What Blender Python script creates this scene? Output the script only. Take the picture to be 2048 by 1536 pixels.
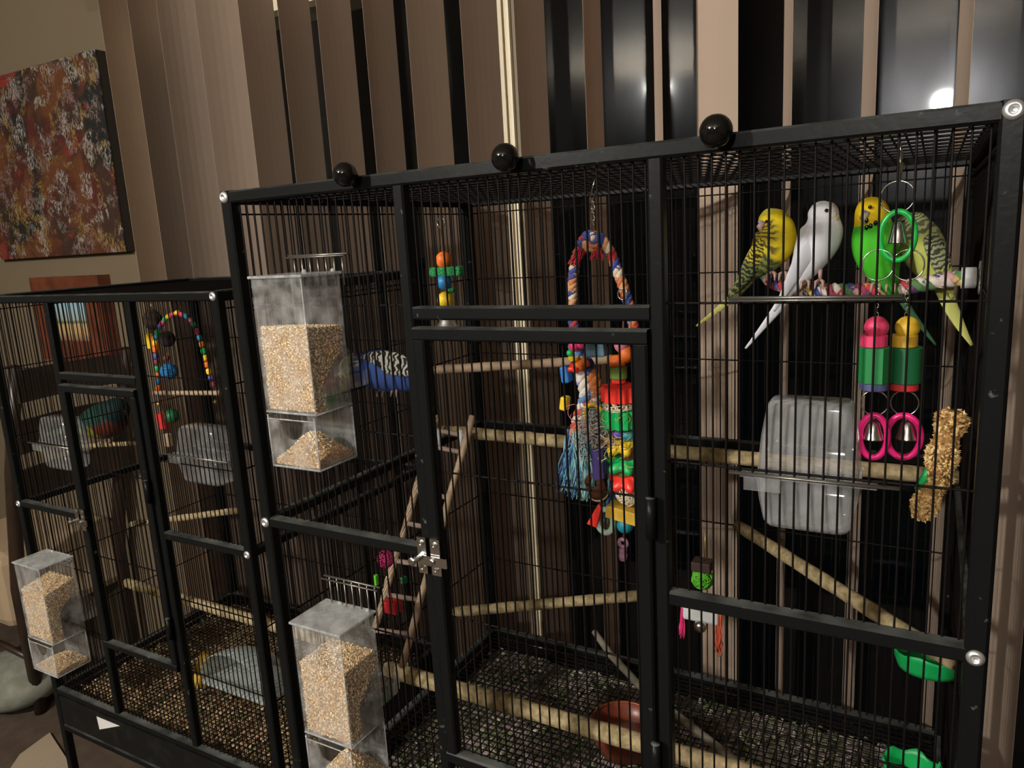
import bpy, math, random
import numpy as np
from mathutils import Vector, Matrix
random.seed(7); rng = np.random.default_rng(7)
S = bpy.context.scene
for o in list(bpy.data.objects): bpy.data.objects.remove(o, do_unlink=True)
COL = S.collection
PI = math.pi

# ------------------------------------------------------------------ camera
T = 1.55                                   # height of the big cage's top rail above the floor (m)
F_PX = 1488.84
CAM = np.array([0.81214215, -0.70358682, T - 0.07254028])
RC = np.array([[0.87293612, 0.48461326, -0.05596897],
               [0.04565555, -0.19538291, -0.97966376],
               [-0.48569343, 0.85262859, -0.19268209]])   # rows: right, down, forward
cd = bpy.data.cameras.new('camera'); cam = bpy.data.objects.new('camera', cd); COL.objects.link(cam)
cd.sensor_fit = 'HORIZONTAL'; cd.sensor_width = 36.0; cd.lens = F_PX / 2048 * 36.0
cd.clip_start = 0.02
m = Matrix.Identity(4)
for i in range(3):
    m[i][0] = RC[0][i]; m[i][1] = -RC[1][i]; m[i][2] = -RC[2][i]; m[i][3] = CAM[i]
cam.matrix_world = m
S.camera = cam

# ------------------------------------------------------------------ world, exposure
w = bpy.data.worlds.new('night'); S.world = w; w.use_nodes = True
w.node_tree.nodes['Background'].inputs[0].default_value = (0.02, 0.035, 0.045, 1)
w.node_tree.nodes['Background'].inputs[1].default_value = 0.02
S.view_settings.view_transform = 'Standard'; S.view_settings.look = 'None'
S.view_settings.exposure = 0.45; S.view_settings.gamma = 1.0; S.view_settings.use_curve_mapping = False
S.cycles.transparent_max_bounces = 24
LAMP_A = (-0.72, -2.20, 2.34)              # main ceiling lamp, behind and to the left of the photographer
LAMP_B = (0.83, -2.30, T + 0.51)           # pendant lamp straight behind; its reflection shows in the window
LAMP_A_STRENGTH = 1400.0
LAMP_B_STRENGTH = 600.0
LAMP_COLOR = (1.0, 0.96, 0.89)

# ------------------------------------------------------------------ helpers
def ray(u, v): return RC.T @ np.array([u - 1024.0, v - 768.0, F_PX])
def at(u, v, y):
    r = ray(u, v); return Vector(CAM + r * (y - CAM[1]) / r[1])
def atx(u, v, x):
    r = ray(u, v); return Vector(CAM + r * (x - CAM[0]) / r[0])
def atz(u, v, z):
    r = ray(u, v); return Vector(CAM + r * (z - CAM[2]) / r[2])
def ppm(p): return F_PX / float(RC[2] @ (np.array(p) - CAM))    # pixels per metre at a point

class MB:
    def __init__(s): s.v = []; s.f = []
    def add(s, vs, fs):
        n = len(s.v); s.v += [tuple(p) for p in vs]; s.f += [tuple(i + n for i in f) for f in fs]; return s
    def box(s, a, b):
        (x0, y0, z0), (x1, y1, z1) = a, b
        return s.add([(x0,y0,z0),(x1,y0,z0),(x1,y1,z0),(x0,y1,z0),(x0,y0,z1),(x1,y0,z1),(x1,y1,z1),(x0,y1,z1)],
                     [(0,3,2,1),(4,5,6,7),(0,1,5,4),(1,2,6,5),(2,3,7,6),(3,0,4,7)])
    def obox(s, c, ax, ay, az):
        c = Vector(c); ax, ay, az = Vector(ax), Vector(ay), Vector(az)
        P = [c + ax*i + ay*j + az*k for k in (-1,1) for i, j in ((-1,-1),(1,-1),(1,1),(-1,1))]
        return s.add(P, [(0,3,2,1),(4,5,6,7),(0,1,5,4),(1,2,6,5),(2,3,7,6),(3,0,4,7)])
    def beam(s, a, b, t, t2=None, ch=0.0022):
        """chamfered square tube from a to b"""
        a, b = Vector(a), Vector(b); d = (b - a).normalized()
        up = Vector((0,0,1)) if abs(d.z) < .8 else Vector((0,1,0))
        s1 = d.cross(up).normalized(); s2 = s1.cross(d).normalized()
        h1 = t/2; h2 = (t2 or t)/2
        prof = [(h1-ch,h2),(h1,h2-ch),(h1,-h2+ch),(h1-ch,-h2),(-h1+ch,-h2),(-h1,-h2+ch),(-h1,h2-ch),(-h1+ch,h2)]
        vs = [a + s1*p + s2*q for p, q in prof] + [b + s1*p + s2*q for p, q in prof]
        fs = [(i,(i+1)%8,8+(i+1)%8,8+i) for i in range(8)] + [tuple(range(7,-1,-1)), tuple(range(8,16))]
        return s.add(vs, fs)
    def tube(s, pts, r, n=6, cap=True, closed=False):
        pts = [Vector(p) for p in pts]; N = len(pts)
        rs = list(r) if hasattr(r, '__len__') else [r]*N
        prev = None; rings = []
        for i, p in enumerate(pts):
            if closed: d = pts[(i+1)%N] - pts[i-1]
            else: d = pts[min(i+1,N-1)] - pts[max(i-1,0)]
            d = d.normalized() if d.length > 1e-9 else Vector((0,0,1))
            if prev is None:
                up = Vector((0,0,1)) if abs(d.z) < .9 else Vector((1,0,0))
                u = d.cross(up).normalized()
            else:
                u = prev - d*prev.dot(d); u = u.normalized() if u.length > 1e-6 else d.orthogonal().normalized()
            prev = u; w_ = d.cross(u)
            rings.append([p + (u*math.cos(2*PI*k/n) + w_*math.sin(2*PI*k/n))*rs[i] for k in range(n)])
        vs = [q for R in rings for q in R]
        M = N if closed else N-1
        fs = [(i*n+k, i*n+(k+1)%n, ((i+1)%N)*n+(k+1)%n, ((i+1)%N)*n+k) for i in range(M) for k in range(n)]
        if cap and not closed: fs += [tuple(range(n-1,-1,-1)), tuple(range((N-1)*n, N*n))]
        return s.add(vs, fs)
    def ell(s, c, r, nu=16, nv=10, ax=None):
        c = Vector(c); r = r if hasattr(r,'__len__') else (r,r,r)
        A = ax or (Vector((1,0,0)),Vector((0,1,0)),Vector((0,0,1)))
        vs = [c - A[2]*r[2]]
        for j in range(1,nv):
            t = -PI/2 + PI*j/nv
            for i in range(nu):
                a = 2*PI*i/nu
                vs.append(c + A[0]*(r[0]*math.cos(t)*math.cos(a)) + A[1]*(r[1]*math.cos(t)*math.sin(a)) + A[2]*(r[2]*math.sin(t)))
        vs.append(c + A[2]*r[2]); L = len(vs)-1
        fs = [(0,1+(i+1)%nu,1+i) for i in range(nu)]
        for j in range(nv-2):
            for i in range(nu):
                a = 1+j*nu+i; b = 1+j*nu+(i+1)%nu; fs.append((a,b,b+nu,a+nu))
        o = 1+(nv-2)*nu
        fs += [(o+i,o+(i+1)%nu,L) for i in range(nu)]
        return s.add(vs, fs)
    def lathe(s, c, prof, n=20, ax=None, lobes=0, lobe=0.0):
        """prof: list of (radius, height) about local z"""
        c = Vector(c); A = ax or (Vector((1,0,0)),Vector((0,1,0)),Vector((0,0,1)))
        vs = []
        for (r,h) in prof:
            for i in range(n):
                a = 2*PI*i/n; k = 1 + (lobe*math.cos(lobes*a) if lobes else 0)
                vs.append(c + A[0]*(r*k*math.cos(a)) + A[1]*(r*k*math.sin(a)) + A[2]*h)
        fs = [(j*n+i, j*n+(i+1)%n, (j+1)*n+(i+1)%n, (j+1)*n+i) for j in range(len(prof)-1) for i in range(n)]
        if prof[0][0] > 1e-6: fs.append(tuple(range(n-1,-1,-1)))
        if prof[-1][0] > 1e-6: fs.append(tuple(range((len(prof)-1)*n, len(prof)*n)))
        return s.add(vs, fs)
    def torus(s, c, R, r, ax=None, nu=28, nv=8, sy=1.0):
        c = Vector(c); A = ax or (Vector((1,0,0)),Vector((0,0,1)))
        pts = [c + A[0]*(R*math.cos(2*PI*i/nu)) + A[1]*(R*sy*math.sin(2*PI*i/nu)) for i in range(nu)]
        return s.tube(pts, r, nv, closed=True)
    def prism(s, poly, off):
        """poly: 3d polygon, extruded by vector off"""
        n = len(poly); off = Vector(off)
        vs = [Vector(p) for p in poly] + [Vector(p)+off for p in poly]
        return s.add(vs, [tuple(range(n-1,-1,-1)), tuple(range(n,2*n))] + [(i,(i+1)%n,n+(i+1)%n,n+i) for i in range(n)])
    def mesh(s, name):
        me = bpy.data.meshes.new(name); me.from_pydata(s.v, [], s.f); me.update(); return me

def pin(o, parent):
    if parent is not None:
        o.parent = parent
        if parent.type == 'EMPTY': o.matrix_parent_inverse = Matrix.Translation(-parent.location)
def link_mesh(name, me, mat=None, parent=None, smooth=False, kind=None, label=None):
    o = bpy.data.objects.new(name, me); COL.objects.link(o)
    if mat is not None and not me.materials: me.materials.append(mat)
    if smooth:
        for p in me.polygons: p.use_smooth = True
    pin(o, parent)
    if kind: o['kind'] = kind
    if label: o['label'] = label
    return o
def obj(name, mb, mat, parent=None, smooth=False, kind=None, label=None, bevel=0.0):
    o = link_mesh(name, mb.mesh(name), mat, parent, smooth, kind, label)
    if bevel:
        b = o.modifiers.new('edge', 'BEVEL'); b.width = bevel; b.segments = 2; b.limit_method = 'ANGLE'
    return o
def thing(name, label, cat, loc, group=None):
    o = bpy.data.objects.new(name, None); COL.objects.link(o); o.location = Vector(loc); o.empty_display_size = .02
    o['label'] = label; o['category'] = cat
    if group: o['group'] = group
    return o
def tag(o, label, cat, group=None, kind=None):
    o['label'] = label; o['category'] = cat
    if group: o['group'] = group
    if kind: o['kind'] = kind
    return o
def struct(o): o['kind'] = 'structure'; return o

# ------------------------------------------------------------------ materials
MATS = {}
def lin(c): return tuple(((x/255)/12.92 if x/255 <= .04045 else ((x/255+.055)/1.055)**2.4) for x in c)
def mat(name, rgb, rough=.5, metal=0.0, noise=None, bump=None, spec=.5, trans=0, coat=0, vary=None, sheen=0, space='Object'):
    """rgb linear; noise=(scale, rgb2, amount contrast); bump=(scale, strength)"""
    if name in MATS: return MATS[name]
    M = bpy.data.materials.new(name); M.use_nodes = True; MATS[name] = M
    nt = M.node_tree; N = nt.nodes; L = nt.links; b = N['Principled BSDF']
    b.inputs['Base Color'].default_value = (*rgb, 1); b.inputs['Roughness'].default_value = rough
    b.inputs['Metallic'].default_value = metal; b.inputs['Specular IOR Level'].default_value = spec
    if trans: b.inputs['Transmission Weight'].default_value = trans
    if coat: b.inputs['Coat Weight'].default_value = coat; b.inputs['Coat Roughness'].default_value = .1
    if sheen: b.inputs['Sheen Weight'].default_value = sheen
    tc = N.new('ShaderNodeTexCoord')
    if noise:
        sc, c2, lo, hi = noise
        n = N.new('ShaderNodeTexNoise'); n.inputs['Scale'].default_value = sc; n.inputs['Detail'].default_value = 5
        L.new(tc.outputs[space], n.inputs['Vector'])
        r = N.new('ShaderNodeValToRGB'); r.color_ramp.elements[0].position = lo; r.color_ramp.elements[1].position = hi
        r.color_ramp.elements[0].color = (*rgb, 1); r.color_ramp.elements[1].color = (*c2, 1)
        L.new(n.outputs['Fac'], r.inputs[0]); L.new(r.outputs[0], b.inputs['Base Color'])
    if vary:      # list of colours picked at random per loose piece
        g = N.new('ShaderNodeNewGeometry'); r = N.new('ShaderNodeValToRGB'); r.color_ramp.interpolation = 'CONSTANT'
        els = r.color_ramp.elements
        while len(els) < len(vary): els.new(.5)
        for i, c in enumerate(vary): els[i].position = i/len(vary); els[i].color = (*c, 1)
        L.new(g.outputs['Random Per Island'], r.inputs[0]); L.new(r.outputs[0], b.inputs['Base Color'])
    if bump:
        n = N.new('ShaderNodeTexNoise'); n.inputs['Scale'].default_value = bump[0]; n.inputs['Detail'].default_value = 4
        L.new(tc.outputs[space], n.inputs['Vector'])
        bp = N.new('ShaderNodeBump'); bp.inputs['Strength'].default_value = bump[1]; bp.inputs['Distance'].default_value = .002
        L.new(n.outputs['Fac'], bp.inputs['Height']); L.new(bp.outputs[0], b.inputs['Normal'])
    return M

def facing_fresnel(N, L, f0=.04, k=.75):
    lw = N.new('ShaderNodeLayerWeight'); lw.inputs['Blend'].default_value = .5
    pw = N.new('ShaderNodeMath'); pw.operation = 'POWER'; L.new(lw.outputs['Facing'], pw.inputs[0]); pw.inputs[1].default_value = 4.5
    ma = N.new('ShaderNodeMath'); ma.operation = 'MULTIPLY_ADD'; L.new(pw.outputs[0], ma.inputs[0]); ma.inputs[1].default_value = k; ma.inputs[2].default_value = f0
    return ma.outputs[0]
def clear_mat(name, tint=(1,1,1), haze=(.06,.30), hscale=60, col=(.75,.75,.73), fres=1.49, rough=.08, edge=.1):
    """clear, slightly scuffed plastic: mostly lets light through, a patchy dusty film scatters some"""
    if name in MATS: return MATS[name]
    M = bpy.data.materials.new(name); M.use_nodes = True; MATS[name] = M
    nt = M.node_tree; N = nt.nodes; L = nt.links; N.remove(N['Principled BSDF']); out = N['Material Output']
    tr = N.new('ShaderNodeBsdfTransparent'); tr.inputs[0].default_value = (*tint, 1)
    df = N.new('ShaderNodeBsdfDiffuse'); df.inputs[0].default_value = (*col, 1)
    gl = N.new('ShaderNodeBsdfGlossy'); gl.inputs['Roughness'].default_value = rough
    tc = N.new('ShaderNodeTexCoord'); n = N.new('ShaderNodeTexNoise'); n.inputs['Scale'].default_value = hscale; n.inputs['Detail'].default_value = 6
    L.new(tc.outputs['Object'], n.inputs['Vector'])
    mr = N.new('ShaderNodeMapRange'); mr.inputs['From Min'].default_value = .35; mr.inputs['From Max'].default_value = .7
    mr.inputs['To Min'].default_value = haze[0]; mr.inputs['To Max'].default_value = haze[1]
    L.new(n.outputs['Fac'], mr.inputs['Value'])
    lw2 = N.new('ShaderNodeLayerWeight'); pw2 = N.new('ShaderNodeMath'); pw2.operation = 'POWER'; L.new(lw2.outputs['Facing'], pw2.inputs[0]); pw2.inputs[1].default_value = 3
    ad2 = N.new('ShaderNodeMath'); ad2.operation = 'MULTIPLY_ADD'; ad2.use_clamp = True; L.new(pw2.outputs[0], ad2.inputs[0]); ad2.inputs[1].default_value = edge; L.new(mr.outputs[0], ad2.inputs[2])
    m1 = N.new('ShaderNodeMixShader'); L.new(ad2.outputs[0], m1.inputs[0]); L.new(tr.outputs[0], m1.inputs[1]); L.new(df.outputs[0], m1.inputs[2])
    m2 = N.new('ShaderNodeMixShader'); L.new(facing_fresnel(N, L, .03, .5), m2.inputs[0]); L.new(m1.outputs[0], m2.inputs[1]); L.new(gl.outputs[0], m2.inputs[2])
    L.new(m2.outputs[0], out.inputs['Surface'])
    return M

# black powder coat with dust and droppings
def cage_paint():
    M = mat('black_powder_coat', (.0045,.005,.005), .34, bump=(140,.08), spec=.10)
    nt = M.node_tree; N = nt.nodes; L = nt.links; b = N['Principled BSDF']
    tc = N.new('ShaderNodeTexCoord'); n = N.new('ShaderNodeTexNoise'); n.inputs['Scale'].default_value = 75; n.inputs['Detail'].default_value = 3
    L.new(tc.outputs['Object'], n.inputs['Vector'])
    r = N.new('ShaderNodeValToRGB'); e = r.color_ramp.elements
    e[0].position = .70; e[0].color = (.006,.0065,.0065,1); e[1].position = .78; e[1].color = (.10,.10,.09,1)
    L.new(n.outputs['Fac'], r.inputs[0])
    # dust and wear on upward faces, with their grey sheen put into the colour
    g = N.new('ShaderNodeNewGeometry'); sp = N.new('ShaderNodeSeparateXYZ'); L.new(g.outputs['True Normal'], sp.inputs[0])
    n3 = N.new('ShaderNodeTexNoise'); n3.inputs['Scale'].default_value = 28; n3.inputs['Detail'].default_value = 6; L.new(tc.outputs['Object'], n3.inputs['Vector'])
    m1 = N.new('ShaderNodeMapRange'); m1.inputs['From Min'].default_value = .55; m1.inputs['From Max'].default_value = .95; L.new(sp.outputs[2], m1.inputs['Value'])
    m2 = N.new('ShaderNodeMapRange'); m2.inputs['From Min'].default_value = .35; m2.inputs['From Max'].default_value = .65; m2.inputs['To Min'].default_value = .25; L.new(n3.outputs['Fac'], m2.inputs['Value'])
    mu = N.new('ShaderNodeMath'); mu.operation = 'MULTIPLY'; L.new(m1.outputs[0], mu.inputs[0]); L.new(m2.outputs[0], mu.inputs[1])
    mx = N.new('ShaderNodeMix'); mx.data_type = 'RGBA'; L.new(mu.outputs[0], mx.inputs[0]); L.new(r.outputs[0], mx.inputs[6]); mx.inputs[7].default_value = (.10,.108,.10,1)
    L.new(mx.outputs[2], b.inputs['Base Color'])
    return M
BLACK = cage_paint()
BAR = mat('black_bar_wire', (.006,.0045,.004), .55, spec=.10)
CHROME = mat('bright_steel', (.62,.62,.60), .22, metal=1.0)
ZINC = mat('zinc_screw', (.70,.71,.70), .38, metal=.85)
WOOD_PALE = mat('pale_dowel', (.50,.36,.24), .6, noise=(60,(.36,.25,.16),.40,.75), bump=(200,.25))
WOOD_USED = mat('worn_sand_perch', (.42,.32,.18), .8, noise=(90,(.24,.19,.08),.42,.62), bump=(260,.6))
ACRYLIC = clear_mat('clear_acrylic', haze=(.02,.16), hscale=45)
LID = clear_mat('scuffed_acrylic_lid', haze=(.25,.60), hscale=60, col=(.55,.56,.55))
FROST = clear_mat('frosted_cup_plastic', haze=(.05,.14), hscale=40, col=(.72,.73,.74), tint=(.97,.97,.97), edge=.5)

# ------------------------------------------------------------------ the room shell
WY = 0.86
wallm = mat('wall_paint', (.145,.108,.064), .85, bump=(250,.10))
ceilm = mat('ceiling_paint', (.42,.36,.29), .9)
RX0, RX1, RY0, CEIL = -3.4, 3.4, -6.5, 2.50
WX0, WX1, WZ0, WZ1 = -1.16, 1.9, 0.06, T+.545
wb = MB()
wb.box((RX0,WY,0),(WX0,WY+.14,CEIL)); wb.box((WX1,WY,0),(RX1,WY+.14,CEIL)); wb.box((WX0,WY,WZ1+.05),(WX1,WY+.14,CEIL)); wb.box((WX0,WY,0),(WX1,WY+.14,WZ0))
struct(obj('wall_back', wb, wallm))
struct(obj('wall_left', MB().box((RX0-.12,RY0,0),(RX0,WY+.14,CEIL)), wallm))
struct(obj('wall_right', MB().box((RX1,RY0,0),(RX1+.12,WY+.14,CEIL)), wallm))
struct(obj('wall_front', MB().box((RX0-.12,RY0-.12,0),(RX1+.12,RY0,CEIL)), wallm))
struct(obj('ceiling', MB().box((RX0-.12,RY0-.12,CEIL),(RX1+.12,WY+.14,CEIL+.1)), ceilm))
floorm = mat('brown_carpet', (.055,.036,.024), .95, noise=(18,(.085,.058,.038),.35,.7), bump=(400,.8))
struct(obj('floor', MB().box((RX0-.12,RY0-.12,-.1),(RX1+.12,WY+.14,0)), floorm))
cream = mat('cream_window_frame', (.78,.68,.48), .45)
bronze = mat('olive_window_track', (.14,.11,.055), .5)
fr = MB()
fr.box((WX0,WY-.01,WZ1),(WX1,WY+.12,WZ1+.06)); fr.box((WX0,WY-.01,WZ0-.03),(WX1,WY+.12,WZ0+.05))
fr.box((WX0-.02,WY-.01,WZ0),(WX0+.04,WY+.12,WZ1)); fr.box((WX1-.04,WY-.01,WZ0),(WX1+.02,WY+.12,WZ1))
win = struct(obj('window_1', fr, cream))
st = MB(); st.box((-.064,WY-.012,WZ0),(-.046,WY+.035,WZ1)); st.box((-.043,WY-.006,WZ0),(-.031,WY+.035,WZ1))
obj('meeting_stile', st, cream, win)
st = MB(); st.box((-.031,WY+.004,WZ0),(-.014,WY+.06,WZ1)); st.box((-.006,WY-.004,WZ0),(.004,WY+.06,WZ1))
obj('window_track', st, bronze, win)
# glass: fresnel mirror over transparent, with a light greasy film that spreads the lamp's reflection
def window_glass():
    M = bpy.data.materials.new('window_glass'); M.use_nodes = True
    nt = M.node_tree; N = nt.nodes; L = nt.links; N.remove(N['Principled BSDF']); out = N['Material Output']
    tr = N.new('ShaderNodeBsdfTransparent'); tr.inputs[0].default_value = (.85,.9,.9,1)
    g1 = N.new('ShaderNodeBsdfGlossy'); g1.inputs['Roughness'].default_value = .03
    g2 = N.new('ShaderNodeBsdfGlossy'); g2.inputs['Roughness'].default_value = .20; g2.inputs['Color'].default_value = (.9,.88,.95,1)
    tc = N.new('ShaderNodeTexCoord'); n = N.new('ShaderNodeTexNoise'); n.inputs['Scale'].default_value = 7; n.inputs['Detail'].default_value = 4
    mp = N.new('ShaderNodeMapping'); mp.inputs['Scale'].default_value = (1,1,.35); L.new(tc.outputs['Object'], mp.inputs[0]); L.new(mp.outputs[0], n.inputs['Vector'])
    mr = N.new('ShaderNodeMapRange'); mr.inputs['From Min'].default_value=.3; mr.inputs['From Max'].default_value=.7; mr.inputs['To Min'].default_value=.15; mr.inputs['To Max'].default_value=.55
    L.new(n.outputs['Fac'], mr.inputs['Value'])
    sx = N.new('ShaderNodeSeparateXYZ'); L.new(tc.outputs['Object'], sx.inputs[0])      # smeary film confined to the right end, placed for the lamp's broad glow
    sm = N.new('ShaderNodeMapRange'); sm.inputs['From Min'].default_value=.45; sm.inputs['From Max'].default_value=.72; sm.inputs['To Min'].default_value=.05; L.new(sx.outputs[0], sm.inputs['Value'])
    ml = N.new('ShaderNodeMath'); ml.operation = 'MULTIPLY'; L.new(mr.outputs[0], ml.inputs[0]); L.new(sm.outputs[0], ml.inputs[1])
    mg = N.new('ShaderNodeMixShader'); L.new(ml.outputs[0], mg.inputs[0]); L.new(g1.outputs[0], mg.inputs[1]); L.new(g2.outputs[0], mg.inputs[2])
    mx = N.new('ShaderNodeMixShader'); L.new(facing_fresnel(N, L, .035, .8), mx.inputs[0]); L.new(tr.outputs[0], mx.inputs[1]); L.new(mg.outputs[0], mx.inputs[2])
    L.new(mx.outputs[0], out.inputs['Surface']); return M
GLASS = window_glass()
obj('pane', MB().box((WX0+.04,WY+.028,WZ0+.05),(-.055,WY+.032,WZ1)), GLASS, win)
obj('pane', MB().box((-.01,WY+.050,WZ0+.05),(WX1-.04,WY+.054,WZ1)), GLASS, win)

# ------------------------------------------------------------------ vertical blind
slatm = mat('mauve_brown_blind_fabric', (.455,.345,.265), .75, bump=(900,.12), spec=.3)
blind = thing('vertical_blind', 'open vertical window blind of mauve-brown fabric slats hanging behind both cages', 'blind', (.2,.715,.02))
obj('head_rail', MB().beam((-1.40,.715,T+.70),(1.7,.715,T+.70),.045,.04), mat('white_rail',(.6,.56,.5),.4), blind)
CX = CAM[0]; YB = .715
def slat(xl, xr):
    f = lambda x, y: (CX+(x-CX)*(y+.70359)/1.50359, y)
    if xl < .25: A, B = f(xl, YB-.0635), f(xr, YB+.0635)
    else:                                   # turned the other way: left edge away from the room
        b = min((k*.0005 for k in range(10,128)), key=lambda q: abs(math.dist(f(xl,YB+q), f(xr,YB-q))-.127)); A, B = f(xl, YB+b), f(xr, YB-b)
    d = Vector((B[0]-A[0], B[1]-A[1], 0)); c = Vector(((A[0]+B[0])/2, YB, 0)); n_ = Vector((-d.y,d.x,0)).normalized()
    mb = MB(); K = 6; th = .0002; zs = (.035, T+.675); vs = []; 
    for z in zs:
        for sgn in (1,-1):
            for k in range(K+1):
                t = k/K; bow = .004*math.sin(PI*t)
                vs.append((A[0]+d.x*t + n_.x*(bow+sgn*th), A[1]+d.y*t + n_.y*(bow+sgn*th), z))
    def I(zi, si, k): return zi*2*(K+1)+si*(K+1)+k
    fs = []
    for si in (0,1):
        for k in range(K): fs.append((I(0,si,k),I(0,si,k+1),I(1,si,k+1),I(1,si,k)))
    for k in range(K):
        fs.append((I(1,0,k),I(1,0,k+1),I(1,1,k+1),I(1,1,k))); fs.append((I(0,0,k),I(0,0,k+1),I(0,1,k+1),I(0,1,k)))
    fs += [(I(0,0,0),I(0,1,0),I(1,1,0),I(1,0,0)), (I(0,0,K),I(0,1,K),I(1,1,K),I(1,0,K))]
    mb.add(vs, fs); o = obj('slat', mb, slatm, blind, smooth=False)
    obj('carrier_clip', MB().box((c.x-.006,YB-.008,T+.672),(c.x+.006,YB+.008,T+.682)), MATS['white_rail'], o)
for xl, xr in ((-1.376,-1.235),(-1.245,-1.105),(-1.120,-.950),(-.965,-.790),(-.802,-.677),(-.663,-.557),(-.535,-.428),(-.392,-.302),
               (-.267,-.164),(-.122,-.029),(.012,.083),(.170,.208),(.317,.333),(.401,.479),(.560,.575),(.691,.713),(.832,.852),
               (.936,.985),(1.10,1.14),(1.25,1.29),(1.42,1.40)):
    slat(xl, xr)

# ------------------------------------------------------------------ lamps (behind the photographer)
def lamp(name, label, P, strength, r):
    l = thing(name, label, 'lamp', (P[0],P[1],CEIL))
    obj('cord', MB().tube([(P[0],P[1],CEIL),(P[0],P[1],P[2]+r+.015)], .004), mat('lamp_cord',(.02,.02,.02),.6), l)
    obj('canopy', MB().lathe((P[0],P[1],CEIL-.03),[(.02,0),(.05,.01),(.055,.03)]), mat('lamp_cap',(.5,.48,.45),.4), l)
    obj('socket', MB().lathe((P[0],P[1],P[2]+r-.01),[(.03,0),(.03,.02),(.012,.035)]), MATS['lamp_cap'], l)
    em = bpy.data.materials.new('glowing_globe'); em.use_nodes = True; n_ = em.node_tree
    n_.nodes.remove(n_.nodes['Principled BSDF']); e_ = n_.nodes.new('ShaderNodeEmission'); e_.inputs[0].default_value = (*LAMP_COLOR,1); e_.inputs[1].default_value = strength
    n_.links.new(e_.outputs[0], n_.nodes['Material Output'].inputs['Surface'])
    obj('globe', MB().ell(P, r, 20, 12), em, l, smooth=True)
lamp('ceiling_lamp', 'glowing globe lamp close under the ceiling, behind and left of the viewer', LAMP_A, LAMP_A_STRENGTH, .060)
lamp('pendant_lamp', 'glowing pendant globe straight behind the viewer, mirrored in the window', LAMP_B, LAMP_B_STRENGTH, .055)

# ------------------------------------------------------------------ paintings
def daub_material():
    """abstract daubs: dark ground, layered red, orange, ochre and pale strokes"""
    M = bpy.data.materials.new('abstract_daubs'); M.use_nodes = True
    nt = M.node_tree; N = nt.nodes; L = nt.links; b = N['Principled BSDF']; b.inputs['Roughness'].default_value = .55
    tc = N.new('ShaderNodeTexCoord')
    def nz(scale, detail=3, dist=0.0, off=(0,0,0), sc=(1,1,1)):
        mp = N.new('ShaderNodeMapping'); mp.inputs['Location'].default_value = off; mp.inputs['Scale'].default_value = sc
        L.new(tc.outputs['Object'], mp.inputs[0])
        n = N.new('ShaderNodeTexNoise'); n.inputs['Scale'].default_value = scale; n.inputs['Detail'].default_value = detail; n.inputs['Distortion'].default_value = dist
        L.new(mp.outputs[0], n.inputs['Vector']); return n.outputs['Fac']
    def ramp(v, lo, hi):
        r = N.new('ShaderNodeMapRange'); r.inputs['From Min'].default_value = lo; r.inputs['From Max'].default_value = hi; L.new(v, r.inputs['Value']); return r.outputs[0]
    def mulv(a, c):
        k = N.new('ShaderNodeMath'); k.operation = 'MULTIPLY'; L.new(a,k.inputs[0]); L.new(c,k.inputs[1]); return k.outputs[0]
    cur = None
    base = N.new('ShaderNodeRGB'); base.outputs[0].default_value = (.035,.014,.008,1); cur = base.outputs[0]
    layers = [((.11,.016,.010),5,(.44,.58),0,.6,(0,0,0),(1,1,1)), ((.16,.050,.012),7,(.52,.62),0,.8,(3,1,7),(1,1,1)), ((.010,.012,.012),4,(.53,.62),0,.5,(9,2,3),(1,1,1)),
              ((.26,.17,.14),13,(.53,.60),1,.6,(5,5,2),(1,1,1)), ((.32,.20,.05),14,(.55,.61),1,.6,(1,8,4),(1,1,1)), ((.40,.36,.31),15,(.54,.60),1,.6,(7,3,9),(1,1,1)), ((.10,.20,.19),11,(.65,.69),1,.6,(2,2,2),(1,1,1)),((.30,.03,.02),8,(.60,.65),0,.5,(4,9,1),(1,1,1))]
    layers = [((tuple(.62*q for q in l[0])),)+l[1:] for l in layers]
    for c, sc, (lo,hi), brk, dist, off, scl in layers:
        f = ramp(nz(sc, 3, dist, off, scl), lo, hi)
        if brk: f = mulv(f, ramp(nz(62, 2, 2.2, off, (1.5,1,.6)), .49, .55))
        mx = N.new('ShaderNodeMix'); mx.data_type = 'RGBA'; L.new(f, mx.inputs[0]); L.new(cur, mx.inputs[6]); mx.inputs[7].default_value = (*c,1); cur = mx.outputs[2]
    L.new(cur, b.inputs['Base Color'])
    bp = N.new('ShaderNodeBump'); bp.inputs['Strength'].default_value = .5; bp.inputs['Distance'].default_value = .003
    L.new(nz(60,4,4.0), bp.inputs['Height']); L.new(bp.outputs[0], b.inputs['Normal'])
    return M
PX1 = -1.463; PZ0, PZ1 = T-.047, T+.567
pt = thing('canvas_painting', 'large abstract canvas of red, ochre and white daubs high on the wall', 'painting', (-1.85,WY,PZ0))
obj('canvas', MB().box((-2.24,WY-.036,PZ0),(PX1,WY-.032,PZ1)), daub_material(), pt)
obj('stretcher', MB().box((-2.239,WY-.032,PZ0+.001),(PX1-.001,WY,PZ1-.001)), mat('dark_canvas_edge',(.018,.013,.008),.8), pt)
pf = thing('framed_picture', 'small landscape picture in a wide reddish wooden frame behind the left cage', 'painting', (-1.82,WY,T-.41))
fz0, fz1, fx0, fx1 = T-.415, T-.118, -2.03, -1.622
redwood = mat('reddish_wood', (.14,.035,.014), .4, noise=(25,(.07,.018,.009),.35,.7))
mb = MB(); 
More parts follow.
